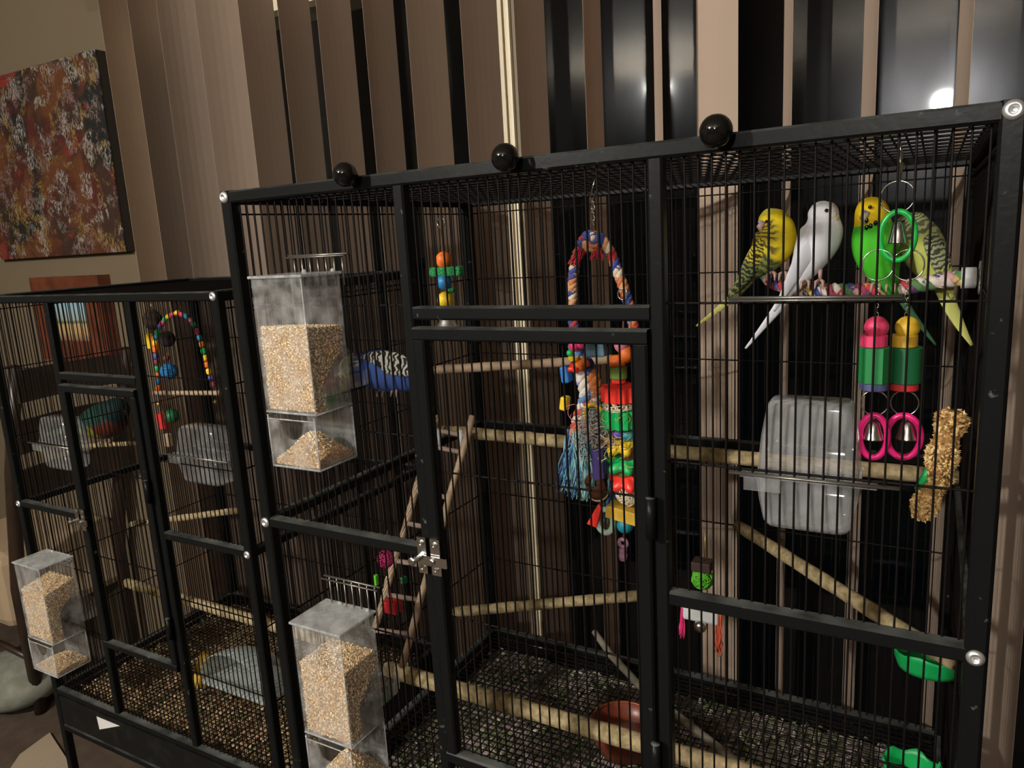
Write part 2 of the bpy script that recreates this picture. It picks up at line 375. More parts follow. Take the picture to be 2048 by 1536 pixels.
for a, b_ in (((fx0,WY-.045,fz1-.085),(fx1,WY,fz1)),((fx0,WY-.045,fz0),(fx1,WY,fz0+.068)),((fx0,WY-.045,fz0+.068),(fx0+.085,WY,fz1-.085)),((fx1-.095,WY-.045,fz0+.068),(fx1,WY,fz1-.085))): mb.box(a,b_)
obj('frame', mb, redwood, pf)
def picture_mat():
    M = bpy.data.materials.new('landscape_print'); M.use_nodes = True; nt = M.node_tree; N = nt.nodes; L = nt.links; b = N['Principled BSDF']
    tc = N.new('ShaderNodeTexCoord'); sp = N.new('ShaderNodeSeparateXYZ'); L.new(tc.outputs['Generated'], sp.inputs[0])
    n = N.new('ShaderNodeTexNoise'); n.inputs['Scale'].default_value = 5; L.new(tc.outputs['Generated'], n.inputs['Vector'])
    ad = N.new('ShaderNodeMath'); ad.operation = 'MULTIPLY_ADD'; L.new(n.outputs['Fac'], ad.inputs[0]); ad.inputs[1].default_value = .16; L.new(sp.outputs[2], ad.inputs[2])
    r = N.new('ShaderNodeValToRGB'); e = r.color_ramp.elements; e[0].position = .15; e[0].color = (.20,.10,.06,1); e[1].position = .9; e[1].color = (.28,.45,.52,1)
    for p, c in ((.32,(.46,.30,.13)),(.5,(.48,.34,.16)),(.56,(.10,.11,.03)),(.64,(.30,.36,.34))):
        k = e.new(p); k.color = (*c,1)
    L.new(ad.outputs[0], r.inputs[0]); L.new(r.outputs[0], b.inputs['Base Color']); return M
obj('picture', MB().box((fx0+.08,WY-.02,fz0+.06),(fx1-.09,WY-.012,fz1-.08)), picture_mat(), pf)

# ------------------------------------------------------------------ dark chair at the far left
dw = mat('dark_walnut', (.020,.013,.009), .4, noise=(14,(.035,.018,.010),.4,.7))
ch = thing('dining_chair', 'dark wooden ladder-back chair with a beige upholstered seat left of the cages', 'chair', (-1.9,.6,0))
for y in (.45,.80):
    obj('back_post', MB().tube([(-1.74,y,0),(-1.73,y,.45),(-1.63,y,.85),(-1.50,y,T-.36)], [.019,.022,.021,.016], 10), dw, ch, True)
for z0, z1, x in ((T-.47,T-.375,-1.515),(T-.63,T-.53,-1.555),(T-.78,T-.69,-1.60)):
    mb = MB(); vs=[]; K=8
    for k in range(K+1):
        t=k/K; bow=.03*math.sin(PI*t)
        for dx in (-.007,.007):
            for z in (z0,z1): vs.append((x+dx-bow-(z0-z)*.28*-1*0, .45+.35*t, z))
    fs=[]
    for k in range(K):
        a=4*k; b_=a+4; fs += [(a,a+1,b_+1,b_),(a+2,b_+2,b_+3,a+3),(a+1,a+3,b_+3,b_+1),(a,b_,b_+2,a+2)]
    fs += [(0,2,3,1),(4*K,4*K+1,4*K+3,4*K+2)]
    obj('back_slat', mb.add(vs,fs), dw, ch)
for y in (.47,.80):
    obj('leg', MB().tube([(-2.16,y,0),(-2.15,y,.42)], [.017,.021], 10), dw, ch, True)
obj('stretcher', MB().tube([(-2.155,.47,.2),(-1.74,.45,.2)], .011, 8), dw, ch, True)
obj('seat', MB().box((-2.20,.425,.30),(-1.765,.83,.56)), mat('beige_upholstery',(.34,.25,.155),.8,bump=(300,.3)), ch, bevel=.035)
pil = obj('floor_cushion', MB().ell((-1.88,.46,.085),(.17,.15,.085),20,12), mat('grey_green_fabric',(.16,.17,.13),.9,noise=(25,(.24,.24,.20),.4,.7),bump=(80,.6)), None, True)
tag(pil, 'grey-green cushion lying on the carpet below the dark chair', 'cushion')

# ------------------------------------------------------------------ cages
_bar_mesh = {}
def bar_mesh(length, r, axis):
    k = (round(length,3), round(r,5), axis)
    if k not in _bar_mesh:
        e = {'z':(0,0,k[0]),'x':(k[0],0,0),'y':(0,k[0],0)}[axis]
        me = MB().tube([(0,0,0), e], r, 6, cap=False).mesh('bar'); me.materials.append(BAR)
        for p in me.polygons: p.use_smooth = True
        _bar_mesh[k] = me
    return _bar_mesh[k]
def bar(name, p, length, axis, parent, r=.00108):
    o = bpy.data.objects.new(name, bar_mesh(length, r, axis)); COL.objects.link(o)
    o.location = p; pin(o, parent); return o
TB = .0155; PITCH = .0125
def screw(p, parent, r=.0075, n=(0,-1,0)):
    A = (Vector((1,0,0)),Vector((0,0,1)),Vector((0,-1,0)))
    mb = MB(); mb.lathe(p, [(r,0),(r*.97,.0012),(r*.7,.003),(r*.42,.0036),(r*.40,.0016),(0,.0016)], 18, A)
    return obj('screw', mb, ZINC, parent, True)
def cage(label, x0, x1, y0, y1, zt, zb, gaps):
    w3 = (x1-x0)/3; p2 = x0+w3-.006; p3 = x0+2*w3+.008
    zm = zt-.45; zr = zt-.1525; zd = zt-.1755; zdb = zt-.73
    cg = thing('bird_cage', label, 'bird cage', ((x0+x1)/2,(y0+y1)/2,0))
    def B(name, a, b, t=TB, t2=None): return obj(name, MB().beam(a,b,t,t2), BLACK, cg)
    for x in (x0,x1):
        for y in (y0,y1):
            B('post', (x,y,.035), (x,y,zt+TB/2), .0175 if y==y0 else .020)
            caster = MB().lathe((x,y,.018), [(.0,-.008),(.017,-.008),(.018,-.004),(.018,.004),(.017,.008),(0,.008)], 16, (Vector((0,1,0)),Vector((0,0,1)),Vector((1,0,0))))
            obj('caster', caster.beam((x,y,.018),(x,y,.04),.012), BLACK, cg)
    for x in (p2,p3): B('post', (x,y0,zb+TB/2), (x,y0,zt-TB/2), .0152)
    for z in (zt,zb):
        B('rail', (x0,y0,z), (x1,y0,z)); B('rail', (x0,y1,z), (x1,y1,z), .018)
        B('rail', (x0,y0,z), (x0,y1,z), .018); B('rail', (x1,y0,z), (x1,y1,z), .018)
    B('rail', (x0,y0,zm), (p2-TB/2,y0,zm)); B('rail', (p3+TB/2,y0,zm), (x1,y0,zm)); B('rail', (p2+TB/2,y0,zr), (p3-TB/2,y0,zr))
    B('rail', (x0,y1,zm), (x1,y1,zm)); B('rail', (x0,y0,zm), (x0,y1,zm)); B('rail', (x1,y0,zm), (x1,y1,zm))
    for z in (zt-.0, zm): 
        for x in (x0,x1): screw((x, y0-.0085, z), cg, .0078 if z==zt else .0075)
    # door
    dl, dr = p2+.0165, p3-.0165
    fm = MB(); fm.beam((dl-TB/2,y0-.006,zd),(dr+TB/2,y0-.006,zd),TB); fm.beam((dl-TB/2,y0-.006,zdb),(dr+TB/2,y0-.006,zdb),TB)
    fm.beam((dl,y0-.006,zdb+TB/2),(dl,y0-.006,zd-TB/2),TB); fm.beam((dr,y0-.006,zdb+TB/2),(dr,y0-.006,zd-TB/2),TB)
    door = obj('door', fm, BLACK, cg)
    n = int((dr-dl)/PITCH)
    for i in range(1,n):
        bar('door_bar', (dl+(dr-dl)*i/n, y0-.001, zdb), zd-zdb, 'z', door)
    for dz in (.345,.535): bar('door_crossbar', (dl,y0+.0012,zt-dz), dr-dl, 'x', door, .0013)
    # latch: two plates, slide and pin, half way up the door
    zl = zm; L_ = MB(); xm = (p2+dl)/2
    for x in (p2-.001, dl+.002):
        L_.obox((x,y0-.0155,zl), (.0065,0,0),(0,.0009,0),(0,0,.0235))
        for s in (-1,1): L_.lathe((x,y0-.0165,zl+s*.016), [(.0042,0),(.0042,.0012),(.0018,.002),(0,.0012)], 12, (Vector((1,0,0)),Vector((0,0,1)),Vector((0,-1,0))))
    L_.obox((xm+.010,y0-.019,zl-.004),(.018,0,0),(0,.0012,0),(0,0,.0062))
    L_.tube([(p2-.006,y0-.016,zl-.004),(p2-.008,y0-.028,zl-.004)], .0040, 12).ell((p2-.008,y0-.029,zl-.004),(.0056,.0025,.0056),12,8)
    L_.ell((xm+.008,y0-.0215,zl-.004),(.0045,.002,.0045),12,8)
    obj('latch', L_, CHROME, cg)
    for z in (zt-.36, zt-.64):      # hinges on the other side of the door
        obj('hinge', MB().tube([((p3+dr)/2+.001,y0-.017,z-.022),((p3+dr)/2+.001,y0-.017,z+.022)], .0052, 10), BLACK, cg, True)
    # bars
    def bars_x(xa, xb, y, za, zb_, key=None, step=PITCH):
        n = max(2, round((xb-xa)/step))
        for i in range(1,n):
            x = xa+(xb-xa)*i/n; cuts = [(za,zb_)]
            for (ga,gb,gz0,gz1) in gaps if key=='f' else ():
                if ga < x < gb:
                    cuts = [c for (a,b) in cuts for c in ((a,min(b,gz0)),(max(a,gz1),b)) if c[1]-c[0] > .01]
            for a,b in cuts: bar('bar', (x,y,a), b-a, 'z', cg)
    yf = y0+.004
    bars_x(x0,p2,yf,zm,zt,'f'); bars_x(x0,p2,yf,zb,zm,'f'); bars_x(p2,p3,yf,zr,zt); bars_x(p3,x1,yf,zm,zt,'f'); bars_x(p3,x1,yf,zb,zm,'f')
    bars_x(p2,p3,yf,zb,zdb-.008)
    bars_x(x0,x1,y1,zb,zt)
    ny = round((y1-y0)/PITCH)
    for x in (x0,x1):
        for i in range(1,ny): bar('bar', (x,y0+(y1-y0)*i/ny,zb), zt-zb, 'z', cg)
    for dz in (.144,.305,.585,.74):
        z = zt-dz
        bar('crossbar', (x0,yf+.002,z), p2-x0, 'x', cg, .0013); bar('crossbar', (p3,yf+.002,z), x1-p3, 'x', cg, .0013)
    for dz in (.022,.15,.30,.60,.75):
        z = zt-dz
        bar('crossbar', (x0,y1-.002,z), x1-x0, 'x', cg, .0013)
        for x in (x0+.002,x1-.002): bar('crossbar', (x,y0,z), y1-y0, 'y', cg, .0013)
    # roof and floor mesh
    rm = MB(); nx = round((x1-x0)/PITCH)
    for i in range(1,nx): rm.tube([(x0+(x1-x0)*i/nx,y0,zt),(x0+(x1-x0)*i/nx,y1,zt)], .0011, 5, cap=False)
    for i in range(1,13): rm.tube([(x0,y0+(y1-y0)*i/13,zt-.0018),(x1,y0+(y1-y0)*i/13,zt-.0018)], .0013, 5, cap=False)
    obj('roof_mesh', rm, BAR, cg, True, kind='stuff')
    gm = MB()
    for i in range(1,nx): gm.tube([(x0+(x1-x0)*i/nx,y0,zb+.004),(x0+(x1-x0)*i/nx,y1,zb+.004)], .0010, 5, cap=False)
    for i in range(1,ny): gm.tube([(x0,y0+(y1-y0)*i/ny,zb+.0058),(x1,y0+(y1-y0)*i/ny,zb+.0058)], .0010, 5, cap=False)
    obj('floor_grate', gm, BAR, cg, True, kind='stuff')
    tray = MB(); a = .006; z0 = zb-.085; z1 = zb-.012
    tray.box((x0+a,y0-.004,z0),(x1-a,y1-a,z0+.004)); tray.box((x0+a,y0-.006,z0),(x1-a,y0-.003,z1)); tray.box((x0+a,y1-a-.003,z0),(x1-a,y1-a,z1))
    tray.box((x0+a,y0,z0),(x0+a+.003,y1-a,z1)); tray.box((x1-a-.003,y0,z0),(x1-a,y1-a,z1))
    obj('litter_tray', tray, mat('black_tray_plastic',(.006,.0065,.006),.45,spec=.2,noise=(30,(.013,.015,.012),.5,.75)), cg)
    B('rail', (x0,y0,z0-.010), (x1,y0,z0-.010)); B('rail', (x0,y1,z0-.010), (x1,y1,z0-.010)); B('rail',(x0,y0,z0-.010),(x0,y1,z0-.010)); B('rail',(x1,y0,z0-.010),(x1,y1,z0-.010))
    return cg, p2, p3
BX0, BX1, BY0, BY1, BZT, BZB = 0.0, .86, 0.0, .58, T, T-.925
LX0, LX1, LY0, LY1, LZT, LZB = -.932, -.208, .13, .64, T-.139, T-1.049
big, bp2, bp3 = cage('tall black wire cage in front with four budgies on a rope perch', BX0,BX1,BY0,BY1,BZT,BZB,
                     [(.100,.176,T-.262,T-.115),(.100,.176,T-.71,T-.565)])
left, lp2, lp3 = cage('lower black wire cage on the left holding a single dark green parrot', LX0,LX1,LY0,LY1,LZT,LZB,
                     [(-.862,-.775,LZT-.72,LZT-.56)])
# raised wire gates at the feeder openings
def gate(parent, xa, xb, y, ztop, zlow, n):
    mb = MB(); mb.tube([(xa,y,ztop),(xb,y,ztop)], .0016, 6).tube([(xa,y-.006,ztop-.002),(xb,y-.006,ztop-.002)], .0012, 6)
    for i in range(n): x = xa+(xb-xa)*(i+.7)/(n+.4); mb.tube([(x,y,ztop),(x,y,zlow)], .0011, 6)
    obj('feeder_gate', mb, mat('worn_steel_wire',(.20,.19,.17),.35,metal=.8), parent, True)
gate(big, .098, .196, -.004, T-.0800, T-.118, 7)
gate(big, .098, .196, -.004, T-.5150, T-.575, 7)
gate(big, .650, .792, .000, T-.139, T-.141, 1)
gate(left, -.862, -.77, .124, LZT-.56, LZT-.60, 6)
# black ball knobs on the front top rail: a ball on a short stem lying on the rail
for (u,v,r,which) in ((690,349,.0139,'leftmost'),(1010,315,.0141,'middle'),(1432,262,.0143,'rightmost')):
    c = at(u,v,-.025)
    k = thing('ball_knob', {'leftmost':'glossy black ball knob on the cage top, leftmost of three','middle':'glossy black ball knob on the cage top, middle of three','rightmost':'glossy black ball knob on the cage top, rightmost and largest of three'}[which], 'knob', (c.x,c.y,c.z-r), 'ball knobs on the cage top')
    gb = mat('glossy_black_ball',(.004,.004,.004),.07,spec=.5)
    obj('ball', MB().ell(c, r, 28, 18), gb, k, True)
    obj('stem', MB().lathe((c.x,c.y+.008,c.z-.002),[(.0050,0),(.0050,.010)],18,(Vector((1,0,0)),Vector((0,0,-1)),Vector((0,1,0)))), gb, k, True)

# ------------------------------------------------------------------ seed feeders
SEEDC = [(.80,.58,.30),(.90,.74,.48),(.62,.40,.17),(.95,.84,.62),(.40,.22,.08),(.86,.66,.38),(.55,.32,.13),(.92,.78,.54)]
SEEDM = mat('mixed_seed_grains', (.6,.42,.22), .6, vary=SEEDC)
SEEDB = mat('seed_mass', (.22,.13,.055), .8, noise=(350,(.55,.37,.18),.40,.62), bump=(500,1.0))
def grain(mb, p, s):
    d = Vector(rng.normal(size=3)).normalized(); u = d.orthogonal().normalized(); w_ = d.cross(u)
    p = Vector(p); l = s*rng.uniform(.8,1.25); r = s*.5
    mb.add([p+d*l, p-d*l, p+u*r, p-u*r, p+w_*r, p-w_*r], [(0,2,4),(0,4,3),(0,3,5),(0,5,2),(1,4,2),(1,3,4),(1,5,3),(1,2,5)])
def grains_on(mb, o, a, b, n, s, test=None):
    o, a, b = Vector(o), Vector(a), Vector(b); nn = a.cross(b).normalized()
    for _ in range(n):
        p = o + a*rng.random() + b*rng.random() + nn*rng.uniform(-.3,.3)*s
        if test is None or test(p): grain(mb, p, s)
def feeder(label, x0, x1, yb, d, zt, zs, zb, fill, group, seedtop):
    """acrylic hopper hung on the outside of the bars; zs: floor between hopper and drawer"""
    yf = yb-d; w_ = .0018
    f = thing('seed_feeder', label, 'bird feeder', ((x0+x1)/2, yf, zb), group)
    b = MB()
    b.box((x0,yf,zs),(x1,yf+w_,zt)); b.box((x0,yf,zs),(x0+w_,yb,zt)); b.box((x1-w_,yf,zs),(x1,yb,zt)); b.box((x0,yb-w_,zs+.075),(x1,yb,zt)); b.box((x0,yf,zs),(x1,yb,zs+w_))
    obj('hopper', b, ACRYLIC, f)
    lid = MB().box((x0-.003,yf-.003,zt),(x1+.003,yb+.002,zt+.0035))
    lo = obj('lid', lid, LID, f, bevel=.001)
    for x in (x0+.028,x1-.006): obj('lid_clip', MB().ell((x,yb-.004,zt+.0045),(.0035,.0025,.0028),10,8), LID, lo, True)
    # seed mass: full in front, cut back by the sloping baffle behind
    ym = yf+d*.36
    prof = [(yf+.003,zs+.003),(yf+.003,fill[0]),(yb-.003,fill[1]),(yb-.003,fill[1]-.022),(ym+.004,fill[1]-.062),(ym,fill[1]-.075),(ym,zs+.003)]
    sm = MB().prism([(x0+.0035,y,z) for y,z in prof], (x1-x0-.007,0,0))
    so = obj('seed', sm, SEEDB, f, label='tan mixed bird seed heaped behind the clear wall')
    g = MB(); xa, xb = x0+.003, x1-.003
    A = (x1-x0)*(fill[0]-zs); grains_on(g, (xa,yf+.0035,zs+.003), (xb-xa,0,0), (0,0,fill[0]-zs-.002), int(A/.0000050), .0020)
    def inside(p):
        y, z = p.y, p.z; top = fill[0]+(fill[1]-fill[0])*(y-yf)/d
        if z > top: return False
        if y < ym: return z > zs
        return z > (fill[1]-.062)+(fill[1]-.022-(fill[1]-.062))*(y-ym)/(yb-ym)
    A2 = d*(max(fill)-zs); grains_on(g, (xb-.0005,yf+.003,zs), (0,d-.005,0), (0,0,max(fill)-zs), int(A2/.0000050), .0020, inside)
    s_ = Vector((0,d-.006,fill[1]-fill[0])); grains_on(g, (xa,yf+.003,fill[0]), (xb-xa,0,0), s_, 900, .0021)
    obj('seed_grains', g, SEEDM, so, kind='stuff')
    # baffle, port and the little landing platform that reaches into the cage
    bf = MB().obox(((x0+x1)/2,(ym+yb)/2,fill[1]-.044), ((x1-x0)/2-.003,0,0), (0,(yb-ym)/2,.020), (0,0,.0007)); bf.box((x0+.002,ym,zs),(x1-.002,ym+.0012,fill[1]-.066))
    obj('baffle', bf, ACRYLIC, f)
    pl = MB(); zc = zs+.020; n=14; cx=(x0+x1)/2; R=(x1-x0)/2-.002
    arc = [(cx+R*math.cos(PI*i/n), yb+.030+R*.85*math.sin(PI*i/n)) for i in range(n+1)] + [(cx-R,yb-.01),(cx+R,yb-.01)]
    pl.prism([(x,y,zc) for x,y in arc], (0,0,-.0018))
    rim = [Vector((x,y,zc)) for x,y in arc[:n+1]]; rim = [Vector((cx+R,yb,zc))]+rim+[Vector((cx-R,yb,zc))]
    for i in range(len(rim)-1):
        a_, b_ = rim[i], rim[i+1]; dd=(b_-a_); nn=Vector((dd.y,-dd.x,0)).normalized()*.0008
        pl.obox((a_+b_)/2+Vector((0,0,.008)), dd/2, nn, (0,0,.009))
    obj('landing_platform', pl, ACRYLIC, f)
    hd = MB(); m_=10
    for i in range(m_):      # round hood over the port
        a0=PI*i/m_; a1=PI*(i+1)/m_; r=R-.004
        q=[(cx+r*math.cos(a),zc+.018+r*.9*math.sin(a)) for a in (a0,a1)]
        hd.add([(q[0][0],yb-.02,q[0][1]),(q[1][0],yb-.02,q[1][1]),(q[1][0],yb+.028,q[1][1]),(q[0][0],yb+.028,q[0][1])],[(0,1,2,3)])
    ho = obj('port_hood', hd, ACRYLIC, f, True); sol = ho.modifiers.new('t','SOLIDIFY'); sol.thickness=.0015
    # drawer with a thumb notch
    dx0,dx1,dy0 = x0+.003,x1-.001,yf-.002; zt2 = zs-.003; n=10; cxn=(dx0+dx1)/2
    notch=[(cxn+.020*math.cos(PI*i/n), zt2-.006-.024*math.sin(PI*i/n)) for i in range(n+1)]
    poly=[(dx0,zb),(dx1,zb),(dx1,zt2-.006)]+notch+[(dx0,zt2-.006)]
    dr = MB().prism([(x,dy0,z) for x,z in poly],(0,.0018,0))
    dr.box((dx0,dy0,zb),(dx1,yb,zb+.0018)); dr.box((dx0,dy0,zb),(dx0+.0018,yb,zt2)); dr.box((dx1-.0018,dy0,zb),(dx1,yb,zt2)); dr.box((dx0,yb-.002,zb),(dx1,yb,zt2))
    do = obj('drawer', dr, ACRYLIC, f)
    e = MB()
    for (x,y) in ((dx0,dy0),(dx1,dy0),(dx1,yb)): e.tube([(x,y,zb),(x,y,zt2)], .0011, 6)
    e.tube([(dx0,dy0,zb),(dx1,dy0,zb),(dx1,yb,zb)], .0014, 6); e.tube([(dx0,dy0,zt2-.005),(dx1,dy0,zt2-.005)],.0009,6)
    e.tube([(x0,yf,zs),(x1,yf,zs),(x1,yb,zs)], .0014, 6); e.tube([(x1,yf,zs),(x1,yf,zt)], .0008, 6)
    obj('edge', e, LID, f, True)
    hs = .040 if seedtop is None else seedtop
    pile = MB(); K=12; vs=[]; 
    def h(u,v): return hs*math.exp(-((u-.55)**2*5+(v-.45)**2*4))*1.0+.003
    for j in range(K+1):
        for i in range(K+1): vs.append((dx0+.003+(dx1-dx0-.006)*i/K, dy0+.003+(yb-dy0-.006)*j/K, zb+.002+h(i/K,j/K)))
    for j in range(K+1):
        for i in range(K+1): vs.append((dx0+.003+(dx1-dx0-.006)*i/K, dy0+.003+(yb-dy0-.006)*j/K, zb+.002))
    N_=(K+1)**2; fs=[(j*(K+1)+i,j*(K+1)+i+1,(j+1)*(K+1)+i+1,(j+1)*(K+1)+i) for j in range(K) for i in range(K)]
    per=[i for i in range(K+1)]+[(j)*(K+1)+K for j in range(1,K+1)]+[K*(K+1)+i for i in range(K-1,-1,-1)]+[j*(K+1) for j in range(K-1,0,-1)]
    fs+=[(per[i],N_+per[i],N_+per[(i+1)%len(per)],per[(i+1)%len(per)]) for i in range(len(per))]
    po=obj('spilled_seed', pile.add(vs,fs), SEEDB, do)
    g=MB()
    for _ in range(1100):
        u,v=rng.random(),rng.random(); 
        if rng.random()<.45: v=0.02
        elif rng.random()<.3: u=.98
        z=zb+.002+h(u,v)*(1 if v>.05 and u<.95 else rng.random()); grain(g,(dx0+.003+(dx1-dx0-.006)*u,dy0+.003+(yb-dy0-.006)*v,z),.0021)
    obj('seed_grains', g, SEEDM, po, kind='stuff')
    return f
feeder('upper clear acrylic seed feeder on the tall cage, topped up with pale seed', .095,.177,-.001,.065,T-.104,T-.268,T-.337,(T-.163,T-.168),'acrylic seed feeders',.034)
feeder('lower clear acrylic seed feeder on the tall cage, below the upper feeder', .095,.178,-.001,.067,T-.556,T-.716,T-.801,(T-.612,T-.610),'acrylic seed feeders',.045)
feeder('clear acrylic seed feeder on the left cage, near the carpet', -.866,-.772,LY0-.001,.070,T-.692,T-.862,T-.937,(T-.752,T-.738),'acrylic seed feeders',.020)

# ------------------------------------------------------------------ litter and things on the cage floors
def litter(label, x0, x1, y0, y1, z, cols, base, c2, n, s):
    K=40; vs=[]
    for j in range(K+1):
        for i in range(K+1):
            vs.append((x0+(x1-x0)*i/K, y0+(y1-y0)*j/K, z+rng.uniform(0,.006)))
    fs=[(j*(K+1)+i,j*(K+1)+i+1,(j+1)*(K+1)+i+1,(j+1)*(K+1)+i) for j in range(K) for i in range(K)]
    nb=len(vs); per=[i for i in range(K+1)]+[(j)*(K+1)+K for j in range(1,K+1)]+[K*(K+1)+i for i in range(K-1,-1,-1)]+[j*(K+1) for j in range(K-1,0,-1)]
    base_v=[(vs[p][0],vs[p][1],z-.004) for p in per]; L0=len(vs); vs+=base_v
    fs+=[(per[i],L0+i,L0+(i+1)%len(per),per[(i+1)%len(per)]) for i in range(len(per))]
    o=obj('cage_litter', MB().add(vs,fs), mat('litter_bed_'+str(len(MATS)), base, .95, noise=(22,c2,.42,.60), bump=(180,1.0)))
    tag(o,label,'litter',kind='stuff')
    g=MB()
    for _ in range(n):
        p=Vector((rng.uniform(x0,x1),rng.uniform(y0,y1),z+rng.uniform(.004,.012))); d=Vector((rng.normal(),rng.normal(),rng.normal()*.4)).normalized(); u=d.cross(Vector((0,0,1))).normalized(); q=s*rng.uniform(.5,1.6)
        up=Vector((0,0,q*.35)); g.add([p+d*q,p+u*q*.6,p-d*q,p-u*q*.6,p+up,p-up],[(0,1,4),(1,2,4),(2,3,4),(3,0,4),(1,0,5),(2,1,5),(3,2,5),(0,3,5)])
    obj('litter_flakes', g, mat('flakes_'+str(len(MATS)),(.3,.3,.2),.9,vary=cols), o, kind='stuff')
litter('speckled grey, green and mauve litter under the tall cage grate', .012,.848,.006,.566,T-.962,
       [(.50,.44,.33),(.26,.33,.12),(.66,.61,.52),(.16,.21,.08),(.58,.46,.46),(.10,.10,.09),(.60,.54,.45),(.26,.30,.13),(.40,.30,.29)],(.10,.12,.05),(.42,.31,.30),4600,.0052)
litter('tan and brown pellet litter under the left cage grate', -.92,-.22,.136,.626,T-1.076,
       [(.62,.45,.25),(.50,.34,.17),(.72,.55,.33),(.30,.19,.09),(.58,.38,.27),(.14,.20,.07),(.68,.52,.28)],(.20,.12,.06),(.52,.36,.19),4000,.0058)

# ------------------------------------------------------------------ perches
def perch(label, a, b, r, m_, group='perches of the tall cage', cat='perch', wob=.0):
    a, b = Vector(a), Vector(b); n = 14
    pts = [a.lerp(b,i/n)+Vector((0,0,wob*math.sin(i*1.3))) for i in range(n+1)]
    rs = [r*(1+.05*math.sin(i*2.1)) for i in range(n+1)]; rs[0]*=.9; rs[-1]*=.9
    o = obj('wooden_perch', MB().tube(pts, rs, 12), m_, None, True); tag(o, label, cat, group); return o
perch('smooth pale dowel perch high in the tall cage, running left to back', (.004,.423,T-.308), (.315,.574,T-.303), .0088, WOOD_PALE)
perch('long worn dowel perch across the tall cage at half height', (.003,.440,T-.430), (.857,.440,T-.430), .0115, WOOD_USED)
perch('gritty yellowish perch low at the back of the tall cage, left corner', (.004,.425,T-.803), (.362,.574,T-.765), .0105, WOOD_USED)
perch('gritty perch slanting across the back right corner of the tall cage', (.530,.574,T-.598), (.856,.235,T-.594), .0105, WOOD_USED)
perch('thick pale perch just above the floor grate of the tall cage', (.003,.212,T-.806), (.857,.212,T-.806), .0140, WOOD_USED)
GB = mat('grey_bark', (.24,.21,.17), .85, noise=(60,(.13,.12,.08),.4,.7), bump=(150,.8))
br = obj('branch_perch', MB().tube([at(1188,1262,.562),at(1222,1310,.54),atz(1285,1377,T-.908),atz(1365,1440,T-.910),atz(1475,1525,T-.910)], [.006,.0075,.007,.008,.007], 10), GB, None, True)
tag(br, 'crooked grey natural branch lying over the floor of the tall cage', 'branch')
perch('pale dowel perch crossing the left cage at half height', at(262,1049,.40), at(489,1019,.50), .0085, WOOD_USED, 'perches of the left cage')
perch('thick perch low across the floor of the left cage', (-.928,.33,T-.872), (-.212,.33,T-.878), .0125, WOOD_USED, 'perches of the left cage')
perch('thin perch in the left cage that the dark parrot stands on', at(150,893,.42), at(300,885,.42), .006, WOOD_USED, 'perches of the left cage')

# ------------------------------------------------------------------ wooden ladder
ld = thing('wooden_ladder', 'pale wooden ladder leaning against the left side of the tall cage', 'ladder', at(790,1320,.19))
rt, rb_ = at(945,832,.42), at(803,1335,.19); lt, lb_ = at(876,832,.42), at(748,1262,.19)
for a, b in ((rt,rb_),(lt,lb_)):
    pts=[a.lerp(b,i/9)+Vector((.0012*math.sin(i*1.7),0,0)) for i in range(10)]
    obj('rail', MB().tube(pts, [.0062+.0006*math.sin(i*2) for i in range(10)], 10), WOOD_PALE, ld, True)
LR = mat('greyed_ladder_rung', (.40,.30,.25), .75, bump=(150,.5))
for v in (870,905,1000,1065,1138,1203,1268):
    ti = (v-832)/(1335-832); tl = min(1,(v-8-832)/(1262-832))
    obj('rung', MB().tube([lt.lerp(lb_,tl), rt.lerp(rb_,min(1,ti+.01))], .0046, 8), LR, ld, True)
for p in (at(878,868,.40), at(922,868,.40)): obj('clip', MB().tube([p+Vector((0,0,.008)),p+Vector((.001,-.004,-.012)),p+Vector((.002,-.002,-.028))],[.005,.004,.0035],8), mat('milky_plastic',(.6,.6,.6),.4), ld, True)

# ------------------------------------------------------------------ ropes
def rope(name, pts, r, cols, parent=None, strands=3, turns=None, n=5, sub=10):
    """twisted rope: strands wound round a smooth path; cols: list of colours cycling along the rope"""
    P=[Vector(p) for p in pts]
    def cr(i,t):
        p0=P[max(i-1,0)];p1=P[i];p2=P[i+1];p3=P[min(i+2,len(P)-1)]
        return .5*((2*p1)+(p2-p0)*t+(2*p0-5*p1+4*p2-p3)*t*t+(-p0+3*p1-3*p2+p3)*t**3)
    path=[cr(i,k/sub) for i in range(len(P)-1) for k in range(sub)]+[P[-1]]
    # resample evenly
    L=[0]
    for a,b in zip(path,path[1:]): L.append(L[-1]+(b-a).length)
    tot=L[-1]; step=r*.40; M=max(6,int(tot/step)); out=[]; j=0
    for i in range(M+1):
        s=tot*i/M
        while j<len(L)-2 and L[j+1]<s: j+=1
        t=(s-L[j])/max(1e-9,L[j+1]-L[j]); out.append(path[j].lerp(path[j+1],t))
    u=None; fr=[]
    for i,p in enumerate(out):
        d=(out[min(i+1,M)]-out[max(i-1,0)]).normalized()
        if u is None: u=d.orthogonal().normalized()
        else: u=(u-d*u.dot(d)).normalized()
        fr.append((p,u.copy(),d.cross(u)))
    tw=2*PI/(r*3.0)*tot if turns is None else 2*PI*turns
    mb=MB()
    for s in range(strands):
        seg=[]
        for i,(p,a,b) in enumerate(fr):
            ang=tw*i/M+2*PI*s/strands; seg.append(p+(a*math.cos(ang)+b*math.sin(ang))*r*.5)
        # short islands so the colour cycles along each strand
        K=4
        for i in range(0,M,K):
            q=seg[i:i+K+1+1]
            if len(q)>1: mb.tube(q, r*.55, 7, cap=True)
    return obj(name, mb, mat('rope_'+name+'_'+str(len(MATS)), cols[0], .9, vary=cols, bump=(900,.6)), parent, True)
